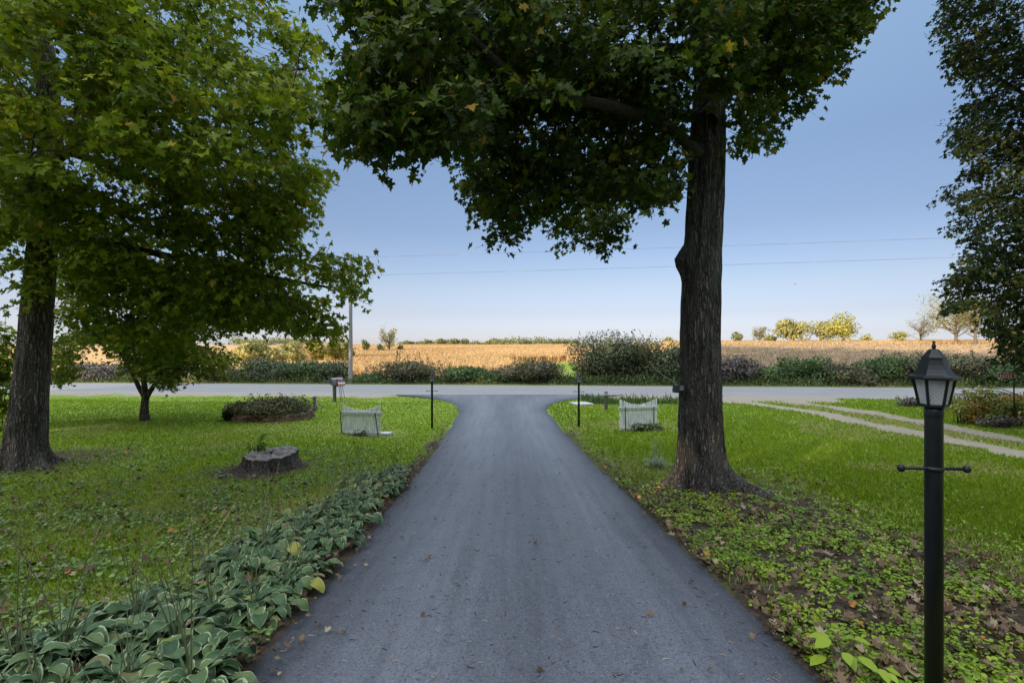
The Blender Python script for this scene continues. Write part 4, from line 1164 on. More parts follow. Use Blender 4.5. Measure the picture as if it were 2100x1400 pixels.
# ------------------------------------------------------------------ hostas
def hosta_mesh(seed, nl=62, size=1.0):
    r = np.random.default_rng(seed)
    V, Fc, rim, vein, tint = [], [], [], [], []
    nu, nv = 9, 7
    for k in range(nl):
        az = 2 * math.pi * k * .382 + r.normal(0, .25)
        lay = (k + .5) / nl                      # 0 inner, 1 outer
        th0 = math.radians(82 - 52 * lay + r.normal(0, 7))
        pl = size * (.13 + .20 * lay) * r.uniform(.8, 1.2)
        L = size * r.uniform(.11, .21); Wd = L * r.uniform(.22, .38)
        o = np.array([math.cos(az), math.sin(az), 0]); s = np.array([-math.sin(az), math.cos(az), 0]); up = np.array([0, 0, 1.])
        p = o * .03 + np.array([r.normal(0, .02), r.normal(0, .02), 0])
        pts = [p.copy()]
        for q in range(4):
            th = th0 - math.radians(6) * q
            p = p + (o * math.cos(th) + up * math.sin(th)) * pl / 4; pts.append(p.copy())
        th = th0 - math.radians(26); end = -math.radians(r.uniform(30, 100)); twist = r.normal(0, .6)
        tn = r.random() * .9
        tn = tn * .93
        if r.random() < .03: tn = r.uniform(.93, 1)
        b = len(V)
        for q, pp in enumerate(pts):             # petiole as a narrow channel
            for sg in (-1, 0, 1):
                V.append(pp + s * sg * .009 * size + up * (abs(sg) * .005)); rim.append(.2); vein.append(0)
        for q in range(4):
            for j in range(2):
                a0 = b + q * 3 + j; Fc.append((a0, a0 + 1, a0 + 4, a0 + 3)); tint.append(tn)
        b = len(V); phase = r.uniform(0, 6.28); amp = r.uniform(.08, .24)
        for i in range(nu):
            t = i / (nu - 1)
            ang = th + (end - th) * t ** .9
            if i: p = p + (o * math.cos(ang) + up * math.sin(ang)) * L / (nu - 1)
            nn = -o * math.sin(ang) + up * math.cos(ang)
            wdt = Wd * (math.sin(math.pi * min(1, .07 + t ** .72 * .93)) ** .8) if t < 1 else 0.0
            for j in range(nv):
                v = 2 * j / (nv - 1) - 1
                tw = twist * t
                sd = s * math.cos(tw) + nn * math.sin(tw)
                hgt = .30 * abs(v) ** 1.4 * wdt * (1 - .6 * t) + amp * wdt * math.sin(t * 9 + phase + v * 2) * abs(v)
                V.append(p + sd * v * wdt + nn * hgt)
                rim.append(max(abs(v) * .80 if t < .8 else max(abs(v) * .80, (t - .5) * 1.3), .2) if t < 1 else .8); vein.append(v * 3.0)
        for i in range(nu - 1):
            for j in range(nv - 1):
                a0 = b + i * nv + j; Fc.append((a0, a0 + 1, a0 + nv + 1, a0 + nv)); tint.append(tn)
    return np_mesh('foliage', np.array(V), np.array(Fc), {'rim': np.array(rim), 'vein': np.array(vein)}, {'tint': np.array(tint)})

def stalk_mb(r, h):
    mb = MB()
    a = r.uniform(0, 6.28); ln = r.uniform(.1, .4)
    pts = [Vector((math.cos(a) * ln * h * t ** 1.6, math.sin(a) * ln * h * t ** 1.6, h * t)) for t in (0, .25, .5, .75, 1)]
    mb.tube(pts, [.004, .0038, .0034, .003, .002], 5)
    for k in range(int(r.integers(4, 9))):
        t = 1 - k * .045 - .02
        p = pts[3].lerp(pts[4], max(0, (t - .75) * 4))
        b = r.uniform(0, 6.28)
        mb.tube([p, p + Vector((math.cos(b) * .018, math.sin(b) * .018, -.012))], [.0035, .0012], 4)
    return mb

hv = [hosta_mesh(500 + i, 70 + 4 * i, 1.0) for i in range(5)]
ORD = ['nearest', 'second nearest', 'third nearest', 'fourth nearest', 'fifth nearest', 'sixth nearest', 'seventh nearest', 'eighth nearest', 'ninth nearest', 'tenth nearest', 'eleventh nearest', 'twelfth nearest', 'thirteenth nearest', 'farthest', 'x', 'y']
r = np.random.default_rng(44)
protos = []
for i, m_ in enumerate(hv):
    t = thing('hosta', 'x', 'hosta', (0, 0, 0), 0, 'hostas edging the driveway')
    link('foliage', m_, M['hosta_leaf'], t, True)
    for k in range(5): stalk_mb(r, r.uniform(.55, 1.15)).build('flower_stalk', M['hosta_stalk'], t)
    protos.append(t)
used = set()
rows = []
ysf = np.linspace(2.5, 9.2, 13)
for k, y in enumerate(ysf): rows.append(('asphalt', float(drive_left(y)) - .30 - .06 * math.sin(y * 2.1), y, ORD[k] if k < 12 else 'farthest', r.uniform(.68, 1.0)))
ysb = np.linspace(2.35, 7.9, 11)
for k, y in enumerate(ysb): rows.append(('lawn', float(drive_left(y)) - .70 - .10 * math.sin(y * 1.7), y, ORD[k] if k < 10 else 'farthest', r.uniform(.72, 1.08)))
ysc = np.linspace(2.25, 3.7, 5)
for k, y in enumerate(ysc): rows.append(('outer', float(drive_left(y)) - 1.32 - .12 * math.sin(y * 3), y, ORD[k] if k < 4 else 'farthest', r.uniform(.9, 1.1)))
for i, (row, x, y, o_, sc) in enumerate(rows):
    x += r.normal(0, .06); y += r.normal(0, .10)
    v = i % 5
    t = protos[v] if v not in used else copy_tree(protos[v])
    used.add(v)
    t.location = (x, y, g1(x, y) - .01); t.rotation_euler = (0, 0, r.uniform(0, 6.28)); s_ = sc * (1.0 if y < 7 else .95); t.scale = (s_, s_, s_)
    where = {'asphalt': 'hosta of the row touching the asphalt edge', 'lawn': 'hosta of the middle row behind the asphalt-edge row', 'outer': 'hosta of the short outer row on the grass'}[row]
    t['label'] = f'{o_} white-edged {where}'

# ------------------------------------------------------------------ lamp posts
def lamp(label, base, top_z, rpost, k, rotz, bar_frac=.36, kx=1.0):
    """hexagonal lantern on a round post with a ladder bar"""
    t = thing('lamp_post', label, 'lamp post', base, rotz, 'black lamp posts beside the driveway')
    H = top_z - base[2]
    zt = H - .351 * k                       # top of the post
    mb = MB(); mb.lathe([(rpost, -.1), (rpost, zt - .06), (rpost * 1.0, zt - .05), (rpost * 1.06, zt - .045), (rpost * 1.06, zt - .004), (rpost * .9, zt)], 28)
    mb.build('post', M['black_metal'], t, True)
    zb = H - bar_frac * 1.88 * k
    bar = MB(); bar.lathe([(rpost * 1.08, zb - .012), (rpost * 1.08, zb + .012)], 24)
    w = .185 * k * (.5 + .5 * kx)
    bar.tube([(-w, 0, zb), (w, 0, zb)], .0085 * k, 10)
    for sx in (-w, w): bar.lathe([(.002, -.021 * k), (.013 * k, -.017 * k), (.021 * k, 0), (.013 * k, .017 * k), (.002, .021 * k)], 14, (sx, 0, zb))
    bar.build('ladder_bar', M['black_metal'], t, True)
    ph = math.radians(29) - rotz
    z0 = zt                                   # lantern bottom
    fr = MB()
    fr.lathe([(rpost * .9, z0 - .002), (.078 * k * kx, z0 + .004), (.082 * k * kx, z0 + .016 * k), (.078 * k * kx, z0 + .02 * k)], 6, phase=ph)
    gb, gt_, zb0, zt0 = .078 * k * kx, .110 * k * kx, z0 + .018 * k, z0 + .152 * k
    for q in range(6):
        a = ph + q * math.pi / 3
        fr.tube([(gb * math.cos(a), gb * math.sin(a), zb0), (gt_ * math.cos(a), gt_ * math.sin(a), zt0)], .0075 * k, 6)
    fo = fr.build('lantern_frame', M['black_metal'], t)
    for q in range(6):
        a0, a1 = ph + q * math.pi / 3, ph + (q + 1) * math.pi / 3
        e = .97
        vs = [(gb * e * math.cos(a0), gb * e * math.sin(a0), zb0), (gb * e * math.cos(a1), gb * e * math.sin(a1), zb0), (gt_ * e * math.cos(a1), gt_ * e * math.sin(a1), zt0), (gt_ * e * math.cos(a0), gt_ * e * math.sin(a0), zt0)]
        vi = [tuple(np.array(v) * np.array([.965, .965, 1])) for v in vs]
        me = bpy.data.meshes.new('glass_pane')
        me.from_pydata(vs + vi, [], [(0, 1, 2, 3), (7, 6, 5, 4), (0, 4, 5, 1), (1, 5, 6, 2), (2, 6, 7, 3), (3, 7, 4, 0)]); me.update()
        uv = me.uv_layers.new(name='UVMap')
        uvs = [(0.13, 0), (.87, 0), (1, 1), (0, 1)] * 2
        for lp in me.loops: uv.data[lp.index].uv = uvs[lp.vertex_index]
        link('glass_pane', me, M['lantern_glass'], fo)
    sk = MB(); sk.lathe([(.034 * k, zb0 - .004), (.034 * k, zb0 + .05 * k), (.038 * k, zb0 + .055 * k), (.038 * k, zb0 + .088 * k), (.02 * k, zb0 + .092 * k)], 16)
    sk.build('lamp_socket', M['dark_plastic'], fo, True)
    rf = MB()
    ze = zt0
    prof = [(.108, -.004), (.140, -.002), (.143, .006), (.139, .016), (.114, .021), (.102, .034), (.090, .052), (.078, .075), (.069, .098), (.0665, .109), (.070, .111), (.067, .116), (.054, .128), (.043, .140), (.033, .153), (.028, .157), (.012, .160)]
    rf.lathe([(a * k * kx, ze + b * k) for a, b in prof], 6, phase=ph)
    ro = rf.build('lantern_roof', M['black_metal'], t, False, .002 * k)
    fi = MB(); zf = ze + .158 * k
    fi.lathe([(a * k, zf + b * k) for a, b in ((.007, 0), (.008, .008), (.0105, .011), (.0105, .016), (.006, .028), (.004, .034), (.0075, .036), (.008, .040), (.003, .044))], 14)
    fi.build('finial', M['black_metal'], ro, True)
    return t

nl = pw(1915, 700, 2.6)
lamp('large black lamp post with hexagonal glass lantern nearest at right', (nl[0], nl[1], g1(nl[0], nl[1])), CZ, .040, 1.0, math.radians(-4), kx=.79)
lb = pix(886, 880); lamp('distant black lamp post on the grass left of the driveway', lb, CZ - (763 - 700) / F * lb[1], .036, .93, .2)
lb = pix(1187, 876); lamp('distant black lamp post on the grass right of the driveway', lb, CZ - (765 - 700) / F * lb[1], .036, .93, -.1)

# ------------------------------------------------------------------ picket fence panels
def fence(label, base, w, h_end, h_mid, rotz, stakes, n=21, seed=0):
    r = np.random.default_rng(seed)
    t = thing('picket_fence', label, 'fence', base, rotz, 'short picket fence panels flanking the driveway')
    pk = MB(); pw_ = w / n * .76
    for i in range(n):
        u = 2 * i / (n - 1) - 1
        x = u * (w / 2 - pw_ / 2)
        h = h_mid + (h_end - h_mid) * abs(u) ** 1.7 + r.normal(0, .004)
        tl = r.normal(0, .008)
        v = [(x - pw_ / 2, -.009, .05), (x + pw_ / 2, -.009, .05), (x + pw_ / 2 + tl, -.009, h - .03), (x + tl, -.009, h), (x - pw_ / 2 + tl, -.009, h - .03)]
        v2 = [(a, .009, c) for a, b, c in v]
        pk.add(v + v2, [(0, 1, 2, 3, 4), (9, 8, 7, 6, 5), (0, 5, 6, 1), (1, 6, 7, 2), (2, 7, 8, 3), (3, 8, 9, 4), (4, 9, 5, 0)])
    pk.build('picket_panel', M['picket_paint'], t)
    zr = h_mid * .86
    MB().box((0, -.026, zr), (w * 1.1, .032, .075)).build('rail', M['rail_wood'], t, bevel=.004)
    MB().box((0, -.030, .045), (w * 1.04, .038, .09)).build('bottom_board', M['rail_wood'], t, bevel=.004)
    for (x0, x1, z1) in stakes:
        MB().tube([(x0, -.065, -.1), (x1, -.058, z1)], .014, 8).build('metal_stake', M['dark_stake'], t, True)
    return t
b = pix(741, 892)
fence('weathered picket fence panel with leaning stakes left of the driveway', b, 1.16, .88, .74, math.radians(-7), [(-.55, -.62, .70), (.54, .44, .66)], seed=1)
MB().box((0, 0, .02), (.42, .30, .10)).build('concrete_footing', M['concrete'], None, bevel=.01)
o = bpy.data.objects['concrete_footing']; q = pix(786, 893); o.location = (q[0], q[1] + .12, q[2]); tag(o, 'low concrete footing at the foot of the left fence panel', 'footing')
b = pix(1309, 880)
fence('weathered picket fence panel with vines at its foot right of the driveway', b, 1.24, .98, .80, math.radians(9), [(-.46, -.455, .74), (.50, .50, .72)], seed=2)
q = pix(1322, 884)
bush('vine', 'dark vine tangle around the foot of the right fence panel', q + np.array([.05, .02, -.03]), .62, .30, .22, M['shrub_leaf'], 61, .07, 1100, 6, 9, cat='vine', shape=OVAL)
q = pix(736, 893)
bush('vine', 'few dark vine leaves at the foot of the left fence panel', q + np.array([0, -.02, -.05]), .34, .20, .12, M['shrub_leaf'], 62, .05, 260, 3, 6, cat='vine', shape=OVAL)

# ------------------------------------------------------------------ mailbox, paper tube, marker
b = pix(686, 824)
t = thing('mailbox', 'grey mailbox with dark door on a dark post by the road', 'mailbox', b, math.radians(-38))
MB().box((0, .0, .42), (.13, .13, .92)).build('post', M['old_wood'], t, bevel=.006)
MB().box((0, .12, .86), (.26, .52, .06)).build('shelf', M['mailbox_grey'], t, bevel=.006)
bx_ = MB()
n = 14
prof = [(-.14, .90), (.14, .90)] + [(.14 * math.cos(a), 1.06 + .14 * math.sin(a)) for a in np.linspace(0, math.pi, n)]
k = len(prof)
for y0 in (-.20, .40): bx_.v += [(x, y0, z) for x, z in prof]
bx_.f += [tuple(range(k)), tuple(range(k, 2 * k))[::-1]] + [(i, (i + 1) % k, k + (i + 1) % k, k + i)[::-1] for i in range(k)]
bx_.build('box', M['mailbox_grey'], t)
dr_ = MB()
prof2 = [(x * .86, 1.04 + (z - 1.04) * .86) for x, z in prof]
for y0 in (-.222, -.198): dr_.v += [(x, y0, z) for x, z in prof2]
dr_.f += [tuple(range(k)), tuple(range(k, 2 * k))[::-1]] + [(i, (i + 1) % k, k + (i + 1) % k, k + i)[::-1] for i in range(k)]
do = dr_.build('door', M['dark_plastic'], t)
MB().box((0, -.232, 1.13), (.05, .02, .02)).build('handle', M['mailbox_grey'], do, bevel=.003)
fl = MB(); fl.box((.152, .02, 1.02), (.008, .03, .2)); fl.box((.152, .07, 1.10), (.008, .10, .06)); fl.build('flag', M['red_paint'], t)

b = pix(698, 823)
t = thing('newspaper_tube', 'pink and red newspaper tube on two thin legs beside the mailbox', 'newspaper tube', b, math.radians(-30))
tb = MB()
for y0 in (-.20, .24): tb.v += [(.10 * math.cos(a), y0, .86 + .10 * math.sin(a)) for a in np.linspace(0, 2 * math.pi, 16, endpoint=False)]
for y0 in (-.20, .24): tb.v += [(.085 * math.cos(a), y0, .86 + .085 * math.sin(a)) for a in np.linspace(0, 2 * math.pi, 16, endpoint=False)]
for i in range(16):
    j = (i + 1) % 16
    tb.f += [(i, j, 16 + j, 16 + i), (32 + j, 32 + i, 48 + i, 48 + j), (j, i, 32 + i, 32 + j), (16 + i, 16 + j, 48 + j, 48 + i)]
tb.build('tube', M['pink_print'], t, True)
MB().box((0, -.205, .78), (.17, .012, .06)).build('front_rim', M['red_paint'], t, bevel=.003)
for x0 in (-.05, .06): MB().tube([(x0 + .10, 0, -.1), (x0 - .04, 0, .78)], .012, 8).build('leg', M['dark_stake'], t, True)

b = pix(708, 817)
t = thing('reflector_marker', 'dark red board on a thin leaning rod beside the mailbox', 'marker', b, 0)
MB().tube([(0, 0, -.1), (-.20, -.03, .95), (-.24, -.04, 1.14)], .012, 8).build('rod', M['dark_stake'], t, True)
MB().box((-.26, -.055, 1.13), (.30, .022, .14), Matrix.Rotation(-.06, 3, 'Y')).build('board', M['dark_red_paint'], t, bevel=.004)

# ------------------------------------------------------------------ short posts, slab
b = pix(646, 843)
t = thing('wooden_post', 'short dark wooden post with a pale board beside the flower bed', 'post', b, math.radians(12))
MB().box((-.02, 0, .24), (.10, .12, .62)).build('post', M['old_wood'], t, bevel=.008)
MB().box((.05, -.01, .25), (.028, .12, .62)).build('board', M['pale_wood'], t, bevel=.004)
b = pix(1243, 841)
t = thing('bollard', 'short wooden post with pale grey cap right of the driveway', 'post', b, math.radians(10))
MB().box((0, 0, .27), (.12, .12, .70)).build('post', M['old_wood'], t, bevel=.01)
MB().box((0, 0, .685), (.125, .125, .12)).build('reflector_cap', M['pale_wood'], t, bevel=.008)
MB().box((0, 0, .757), (.14, .14, .022)).build('top_cap', M['dark_plastic'], t, bevel=.006)
b = pix(1193, 829)
o = MB().box((0, 0, .02), (.85, .75, .10)).build('concrete_slab', M['concrete'], None, bevel=.012)
o.location = b; o.rotation_euler = (.02, 0, .3); tag(o, 'pale flat concrete slab in the grass beside the driveway mouth', 'slab')

# rushes in the ditch
def reeds(label, x0, x1, yc, n, seed):
    r = np.random.default_rng(seed)
    x = r.uniform(x0, x1, n); y = yc - .065 * x + r.normal(0, .45, n); z = ground(x, y)
    P = np.stack([x, y, z], -1); tp = np.stack([r.normal(0, .3, n), r.normal(0, .3, n), np.ones(n)], -1)
    a = r.uniform(0, 6.28, n); nr = np.stack([np.cos(a), np.sin(a), np.zeros(n)], -1)
    tag(link('rushes', leaves_mesh('rushes', P, nr, tp, r.uniform(.15, .42, n), np.clip(r.normal(.35, .2, n), 0, 1), BLADE, .1, .4), M['green_shrub_leaf']), label, 'rushes', kind='stuff')
reeds('dark green rushes growing in the roadside ditch', 3.4, 9.6, 23.5, 2600, 4)

# ------------------------------------------------------------------ utility pole and lines
px_, py_ = pw(719, 700, 32.6)[0], 32.6
b = np.array([px_, py_, g1(px_, py_)])
t = thing('utility_pole', 'weathered grey utility pole across the road, top hidden by leaves', 'utility pole', b)
V, f = trunk_mesh([(0, 0, -.3), (0, 0, 1), (.01, 0, 3), (0, 0, 5), (.0, 0, 6.6), (0, 0, 8.62)], [.145, .135, .122, .112, .10, .09], 18, 0, 3, (), .01, 4)
link('pole', np_mesh('pole', V, f), M['pole_wood'], t, True)
MB().box((0, -.135, 1.55), (.07, .012, .30)).build('tag_plate', M['pale_wood'], t)
for zz in (8.38, 7.2):
    MB().lathe([(.02, 0), (.045, .02), (.03, .06), (.045, .08), (.03, .12), (.01, .14)], 12, (0, -.15, zz)).build('insulator', M['concrete'], t, True)
def wire(name, label, pts, rad, cat):
    mb = MB(); mb.tube(pts, rad, 6); o = mb.build(name, M['wire'], None, True); tag(o, label, cat)
    return o
def span(a, c, e, n=24, sag=.3):
    out = []
    for p, q in ((a, c), (c, e)):
        for i in range(n):
            u = i / n
            out.append(tuple(np.array(p) * (1 - u) + np.array(q) * u - np.array([0, 0, sag * 4 * u * (1 - u)])))
    return out + [tuple(e)]
zt1 = CZ + (700 - 528) / F * 32.4; zt2 = CZ + (700 - 565) / F * 32.4
e1, e2 = pw(1945, 484, 25.6), pw(1985, 523, 25.4)
def beyond(c, e, k=1.6): return np.array(c) + (np.array(e) - np.array(c)) * k
c1 = (px_, py_ - .16, zt1); c2 = (px_, py_ - .16, zt2)
wire('power_line', 'upper thin power line crossing the sky from the pole', span((-70, 37, zt1 + .3), c1, beyond(c1, e1), sag=.10), .008, 'power line')
wire('power_line', 'lower thin power line crossing the sky from the pole', span((-70, 37, zt2 + .3), c2, beyond(c2, e2), sag=.10), .008, 'power line')

# ------------------------------------------------------------------ number sign
D = 15.6
c = pw(2066, 770, D)
b = np.array([pw(2080, 770, D)[0], D, g1(pw(2080, 770, D)[0], D)])
t = thing('number_sign', 'small red sign reading N321 on a dark post at right', 'sign', b, math.radians(-14))
zc_ = c[2] - b[2]
MB().box((0, .014, zc_ * .5), (.035, .02, zc_ + .2)).build('post', M['dark_stake'], t, bevel=.003)
pl = MB().box((-.21, 0, zc_), (.46, .008, .17)).build('sign_plate', M['sign_red'], t, bevel=.003)
bd = MB()
for (cx, cz, dx, dz) in ((-.21, zc_ + .08, .45, .008), (-.21, zc_ - .08, .45, .008), (-.43, zc_, .008, .152), (.01, zc_, .008, .152)):
    bd.box((cx, -.006, cz), (dx, .004, dz))
bd.build('border', M['white_letter'], pl)
cu = bpy.data.curves.new('number', 'FONT'); cu.body = 'N321'; cu.size = .15; cu.align_x = 'CENTER'; cu.align_y = 'CENTER'; cu.extrude = .002; cu.offset = .002
tmp = bpy.data.objects.new('tmp', cu); C.objects.link(tmp)
bpy.context.view_layer.update()
me = bpy.data.meshes.new_from_object(tmp.evaluated_get(bpy.context.evaluated_depsgraph_get()))
bpy.data.objects.remove(tmp); bpy.data.curves.remove(cu)
me.transform(Matrix.Translation((-.215, -.008, zc_ - .018)) @ Matrix.Rotation(math.pi / 2, 4, 'X'))
me.materials.clear()
link('number', me, M['white_letter'], pl)

# ------------------------------------------------------------------ box on the maple, its wire
q = pw(1387, 797, D0 - .12)
t = thing('trunk_box', 'small black box fixed to the left side of the maple trunk', 'box', q - np.array([0, 0, .06]), .2)
MB().box((-.005, 0, .06), (.075, .10, .125), Matrix.Rotation(.08, 3, 'Y')).build('box', M['dark_plastic'], t, bevel=.004)
MB().box((.075, -.03, .075), (.08, .02, .08)).build('bracket', M['mailbox_grey'], t, bevel=.003)
q1 = q + np.array([.02, 0, .07])
wire('cable', 'thin cable running from the trunk box toward the roadside bushes', [tuple(q1 * (1 - u) + np.array([9.6, 33.4, .25]) * u - np.array([0, 0, .25 * u * (1 - u)])) for u in np.linspace(0, 1, 14)], .0028, 'cable')

# ------------------------------------------------------------------ stump
b = pix(538, 966)
t = thing('tree_stump', 'wide weathered grey tree stump on the left lawn', 'stump', b + np.array([0, .35, 0]))
r = np.random.default_rng(3)
seg = 72; a = np.linspace(0, 2 * math.pi, seg, endpoint=False)
rings = []
hs = [-.08, .0, .04, .08, .13, .18, .22, .25, .27]
for h in hs:
    base_r = .48 + .13 * math.exp(-max(h, 0) / .08) + .02 * h
    rr = base_r * (1 + .16 * (fbm(np.cos(a) * 2 + 9, np.sin(a) * 2 + 3, .9, 5) - .5) + .24 * (fbm(a * 8, np.full(seg, h * .5), 1.0, 8) - .5) + .10 * np.exp(-max(h, 0) / .12) * np.cos(5 * a + 1))
    zz = h * (1 + .16 * np.cos(a - 1)) + .10 * max(h, 0) / .3 * (fbm(a * 3, a * 0 + h, .7, 4) - .5)
    rings.append(np.stack([rr * np.cos(a), rr * np.sin(a) * .92, zz], -1))
V = np.concatenate(rings); idx = np.arange(len(hs) * seg).reshape(len(hs), seg); nx_ = np.roll(idx, -1, 1)
f = np.stack([idx[:-1], nx_[:-1], nx_[1:], idx[1:]], -1).reshape(-1, 4)
link('bark', np_mesh('bark', V, f), M['bark_left'], t, True)
top = [rings[-1]]
for s_ in (.93, .75, .5, .25, .05):
    rr = rings[-1].copy(); rr[:, :2] *= s_; rr[:, 2] += .015 + .03 * (fbm(rr[:, 0] * 1 + 3, rr[:, 1], .18, 12) - .5); top.append(rr)
V = np.concatenate(top); idx = np.arange(len(top) * seg).reshape(len(top), seg); nx_ = np.roll(idx, -1, 1)
f = np.stack([idx[:-1], nx_[:-1], nx_[1:], idx[1:]], -1).reshape(-1, 4)
M['stump_top'] = simple_mat('stump_top', (.07, .062, .058), (.30, .275, .25), 9, .9, .6, spec=.1)
link('cut_face', np_mesh('cut_face', V, f), M['stump_top'], t, True)
q = b + np.array([-.45, .2, .0])
bush('weed_plant', 'small bright green weed against the left side of the stump', q + np.array([.05, .35, 0]), .2, .52, .15, M['cover_leaf'], 63, .09, 110, 2, 5, cat='weed', shape=OVAL)

# ------------------------------------------------------------------ raised flower bed
p0, p1 = pix(482, 878), pix(640, 866)
D2_ = .8; mid = pix(560, 857) - np.array([0, D2_, 0]); mid[2] = g1(mid[0], mid[1] + .3)
t = thing('raised_bed', 'low raised bed edged with stacked reddish stones on the left lawn', 'flower bed', mid, 0)
r = np.random.default_rng(8)
W2 = 1.2
st = MB()
for lay in range(4):
    s0 = 0
    per = 2 * math.pi
    ang = r.uniform(0, .2)
    while ang < per:
        step = r.uniform(.10, .24)
        a = ang + step / 2
        x, y = W2 * math.copysign(abs(math.cos(a)) ** .7, math.cos(a)), D2_ * math.copysign(abs(math.sin(a)) ** .7, math.sin(a))
        L = step * math.hypot(W2 * math.sin(a), D2_ * math.cos(a)) * 1.1 + .06
        yaw = math.atan2(D2_ * math.cos(a), -W2 * math.sin(a))
        rot = Matrix.Rotation(yaw + r.normal(0, .08), 3, 'Z') @ Matrix.Rotation(r.normal(0, .05), 3, 'X')
        st.box((x * (1 - .02 * lay) + r.normal(0, .015), y + D2_ + r.normal(0, .015), .015 + lay * .05 + r.normal(0, .004)), (L, r.uniform(.16, .24), r.uniform(.035, .055)), rot)
        ang += step
st.build('stone_border', M['stone'], t, bevel=.008)
V = [(0, D2_, .15)] + [(W2 * .95 * math.cos(a), D2_ + D2_ * .95 * math.sin(a), .13) for a in np.linspace(0, 2 * math.pi, 32, endpoint=False)]
so = MB(); so.add(V, [(0, 1 + i, 1 + (i + 1) % 32) for i in range(32)]); so.build('soil', M['soil'], t)
cx_, cy_, cz_ = mid[0], mid[1] + D2_, mid[2]
M['bed_leaf'] = leaf_mat('bed_leaf', [(0, (.04, .042, .025)), (.4, (.11, .115, .045)), (.75, (.19, .165, .075)), (1, (.30, .17, .13))], .2)
bush('perennials', 'brownish green perennials filling the raised bed', (cx_ + .06, cy_ - .22, cz_ + .05), W2 * 1.30, .66, 1.12, M['bed_leaf'], 71, .07, 13000, 50, 44, cat='perennials', shape=OVAL)
bush('perennials', 'dark leafy clump drooping over the left end of the raised bed', (cx_ - W2 * .82, cy_ - .55, cz_ + .02), .38, .42, .35, M['dark_leaf'], 72, .11, 700, 3, 7, cat='perennials', shape=OVAL)

# ------------------------------------------------------------------ tuft by the maple, seedling by the asphalt
def tuft(label, b, n, L, seed, stalks=5):
    r = np.random.default_rng(seed)
    t = thing('grass_tuft', label, 'ornamental grass', b)
    V, Fc, ti = [], [], []
    for k in range(n):
        a = r.uniform(0, 6.28); l = L * r.uniform(.6, 1.2); w = .007
        o = np.array([math.cos(a), math.sin(a), 0]); s = np.array([-math.sin(a), math.cos(a), 0]); p = o * r.uniform(0, .08); th = math.radians(r.uniform(50, 88)); e = math.radians(r.uniform(-80, 0))
        b0 = len(V)
        for q in range(6):
            ww = w * (1 - q / 5.2)
            V += [p - s * ww, p + s * ww]
            th_ = th + (e - th) * (q / 5)
            p = p + (o * math.cos(th_) + np.array([0, 0, math.sin(th_)])) * l / 5
        for q in range(5): Fc.append((b0 + 2 * q, b0 + 2 * q + 1, b0 + 2 * q + 3, b0 + 2 * q + 2)); ti.append(r.random())
    link('blades', np_mesh('blades', np.array(V), np.array(Fc), None, {'tint': np.array(ti)}), M['pale_blade'], t)
    for k in range(stalks):
        mb = MB(); x = r.normal(0, .06); h = r.uniform(.4, .68); dx = r.normal(0, .07)
        mb.tube([(x, 0, 0), (x + dx * .3, 0, h * .5), (x + dx, r.normal(0, .04), h)], [.004, .0035, .002], 5)
        for j in range(7):
            u = r.uniform(.5, 1); mb.tube([(x + dx * u, 0, h * u), (x + dx * u + r.normal(0, .04), r.normal(0, .03), h * u + .05)], [.002, .001], 4)
        mb.build('stalk', M['pale_wood'], t)
    return t
tuft('pale drooping grass tuft with dry stalks left of the maple trunk', pix(1346, 960), 190, .36, 5, 8)

def seedling(label, b, k, seed, n=9):
    r = np.random.default_rng(seed)
    t = thing('seedling', label, 'seedling', b)
    P, nr, tp, sz, A, B = [], [], [], [], [], []
    for j in range(n):
        a = j * 2.4 + r.normal(0, .3); h = k * r.uniform(.35, 1.0); rr = k * r.uniform(.15, .6)
        e = np.array([math.cos(a) * rr, math.sin(a) * rr, h]); A.append((0, 0, .0)); B.append(e)
        P.append(e); nr.append(np.array([-math.cos(a) * .2, -math.sin(a) * .2, 1]) + r.normal(0, .15, 3)); tp.append((math.cos(a), math.sin(a), -.1)); sz.append(k * r.uniform(.45, .75))
    V, f = sticks_mesh('s', np.array(A, float), np.array(B), np.full(n, .003), np.full(n, .002))
    link('stem', np_mesh('stem', V, f), M['hosta_stalk'], t)
    link('leaves', leaves_mesh('leaves', np.array(P), np.array(nr), np.array(tp), np.array(sz), r.uniform(.5, 1, n), np.array([(0, 0), (.15, .2), (.45, .33), (.75, .22), (1, 0), (.75, -.22), (.45, -.33), (.15, -.2)]), .2, .25), M['cover_leaf'], t)
seedling('bright green broad-leaved seedling at the bottom edge by the asphalt', pix(1722, 1370), .19, 1, 13)
seedling('small bright green seedling with pointed leaves beside the near lamp', pix(1795, 1395), .13, 2, 9)
seedling('tiny yellow-green seedling just above the broad-leaved one', pix(1785, 1325), .09, 3, 7)

# ------------------------------------------------------------------ autumn shrubs at the right
def at(px, py): return pix(px, py)
b = at(1995, 868); bush('shrub', 'orange and green autumn shrub beside the gravel track', b, .95, 1.12, .6, M['autumn_leaf'], 81, .10, 2000, 16, 12, cat='shrub', shape=OVAL)
b = at(2082, 872); bush('shrub', 'reddish green shrub below the red number sign', b, .85, 1.05, .6, M['autumn_leaf'], 82, .10, 1900, 14, 12, cat='shrub', shape=OVAL)
b = at(2040, 876); bush('shrub', 'dark purplish low shrub between the two autumn shrubs', b + np.array([0, -.1, 0]), .8, .36, .3, M['purple_shrub_leaf'], 83, .07, 700, 14, 12, cat='shrub', shape=OVAL)
b = at(1868, 832); bush('shrub', 'low dark brush in the ditch left of the near lantern', b, .8, .38, .5, M['purple_shrub_leaf'], 84, .09, 700, 5, 8, cat='shrub', shape=OVAL)
r = np.random.default_rng(2)
b = at(2040, 862)
mb = MB()
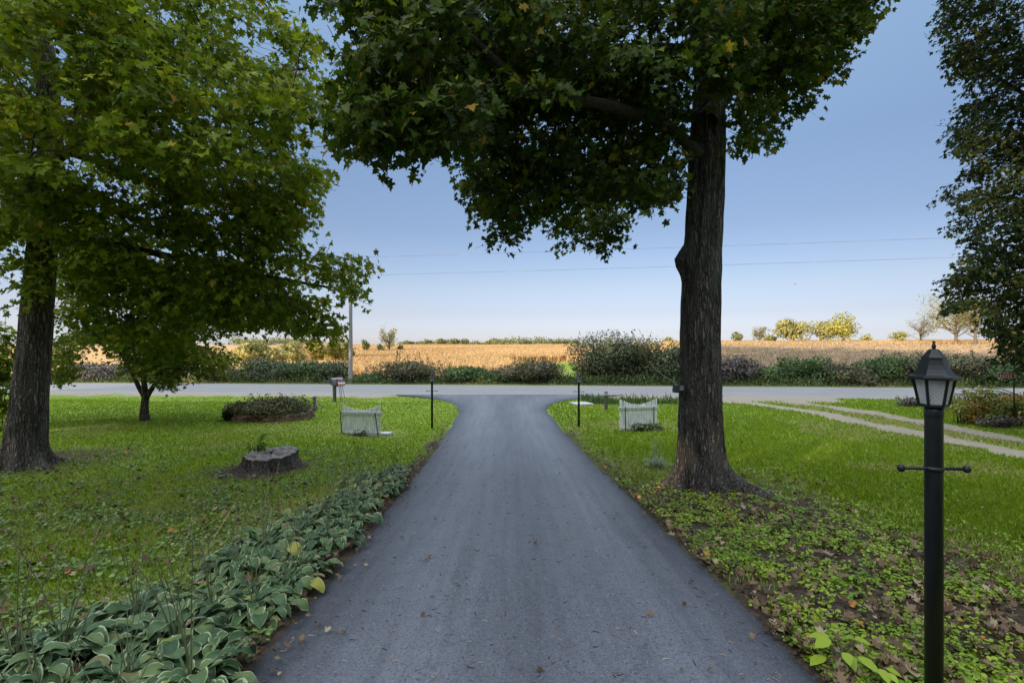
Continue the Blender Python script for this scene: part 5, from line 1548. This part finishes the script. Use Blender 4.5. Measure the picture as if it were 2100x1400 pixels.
for k in range(9):
    z0 = r.uniform(.55, .95)
    s0 = np.array([1.6, r.uniform(.2, .9), z0]); s1 = np.array([r.uniform(-1.5, -.3), r.uniform(.2, .9), z0 + r.uniform(-.12, .25)])
    p = curve_pts(s0, s1, r, 7, .05, .05)
    mb.tube([tuple(v) for v in p], np.linspace(.02, .005, 7), 6)
    for j in range(3):
        q0 = p[r.integers(1, 6)]; mb.tube([tuple(q0), tuple(q0 + np.array([r.uniform(-.4, -.1), 0, r.uniform(-.1, .22)]))], [.008, .003], 5)
mb.tube([(1.5, .5, -.1), (1.55, .5, .95)], [.05, .02], 8)
o = mb.build('dead_branches', M['limb_bark'], None, True); o.location = b; tag(o, 'dead bare branches lying over the autumn shrubs at right', 'branch')

# ------------------------------------------------------------------ a bird in the sky
c = pw(1631, 583, 40)
t = thing('bird', 'tiny dark bird in the sky above the field trees', 'bird', c, .6)
bm_ = MB(); bm_.lathe([(.002, -.09), (.02, -.06), (.028, 0), (.02, .06), (.012, .08), (.002, .10)], 10)
bm_.v = [(z, x, y) for x, y, z in bm_.v]
bm_.add([(.02, 0, .01), (-.03, 0, .01), (-.02, .16, .06), (0, .17, .06), (.02, 0, .016), (-.03, 0, .016), (-.02, .16, .064), (0, .17, .064)], [(0, 1, 2, 3), (7, 6, 5, 4), (0, 4, 5, 1), (1, 5, 6, 2), (2, 6, 7, 3), (3, 7, 4, 0)])
bm_.add([(.02, 0, .01), (-.03, 0, .01), (-.02, -.16, .06), (0, -.17, .06), (.02, 0, .016), (-.03, 0, .016), (-.02, -.16, .064), (0, -.17, .064)], [(3, 2, 1, 0), (4, 5, 6, 7), (1, 5, 4, 0), (2, 6, 5, 1), (3, 7, 6, 2), (0, 4, 7, 3)])
bm_.build('body', M['dark_plastic'], t)

# ------------------------------------------------------------------ unseen tree mass behind the viewer, added to keep the low sun off the lawn
r = np.random.default_rng(99)
n = 16000
pp = r.uniform(-37, 75, n); ss_ = r.uniform(-46, -34, n)
top = 23 + 4 * vnoise(pp, ss_, 7, 3)
zz = r.uniform(0, 1, n) ** .9 * top
keep = (zz < 12) | (r.random(n) < .55); pp, ss_, zz = pp[keep], ss_[keep], zz[keep]; n = len(pp)
P = np.stack([.7071 * (ss_ + pp), .7071 * (ss_ - pp), zz], -1)
nr = unit(r.normal(size=(n, 3))); tip = np.cross(nr, r.normal(size=(n, 3)))
tag(link('shade_woods', leaves_mesh('shade_woods', P, nr, tip, r.uniform(1.4, 2.6, n), r.random(n), DIAMOND), M['dark_leaf']), 'unseen tree mass added behind the viewer to block the low sun', 'shade_woods', kind='stuff')
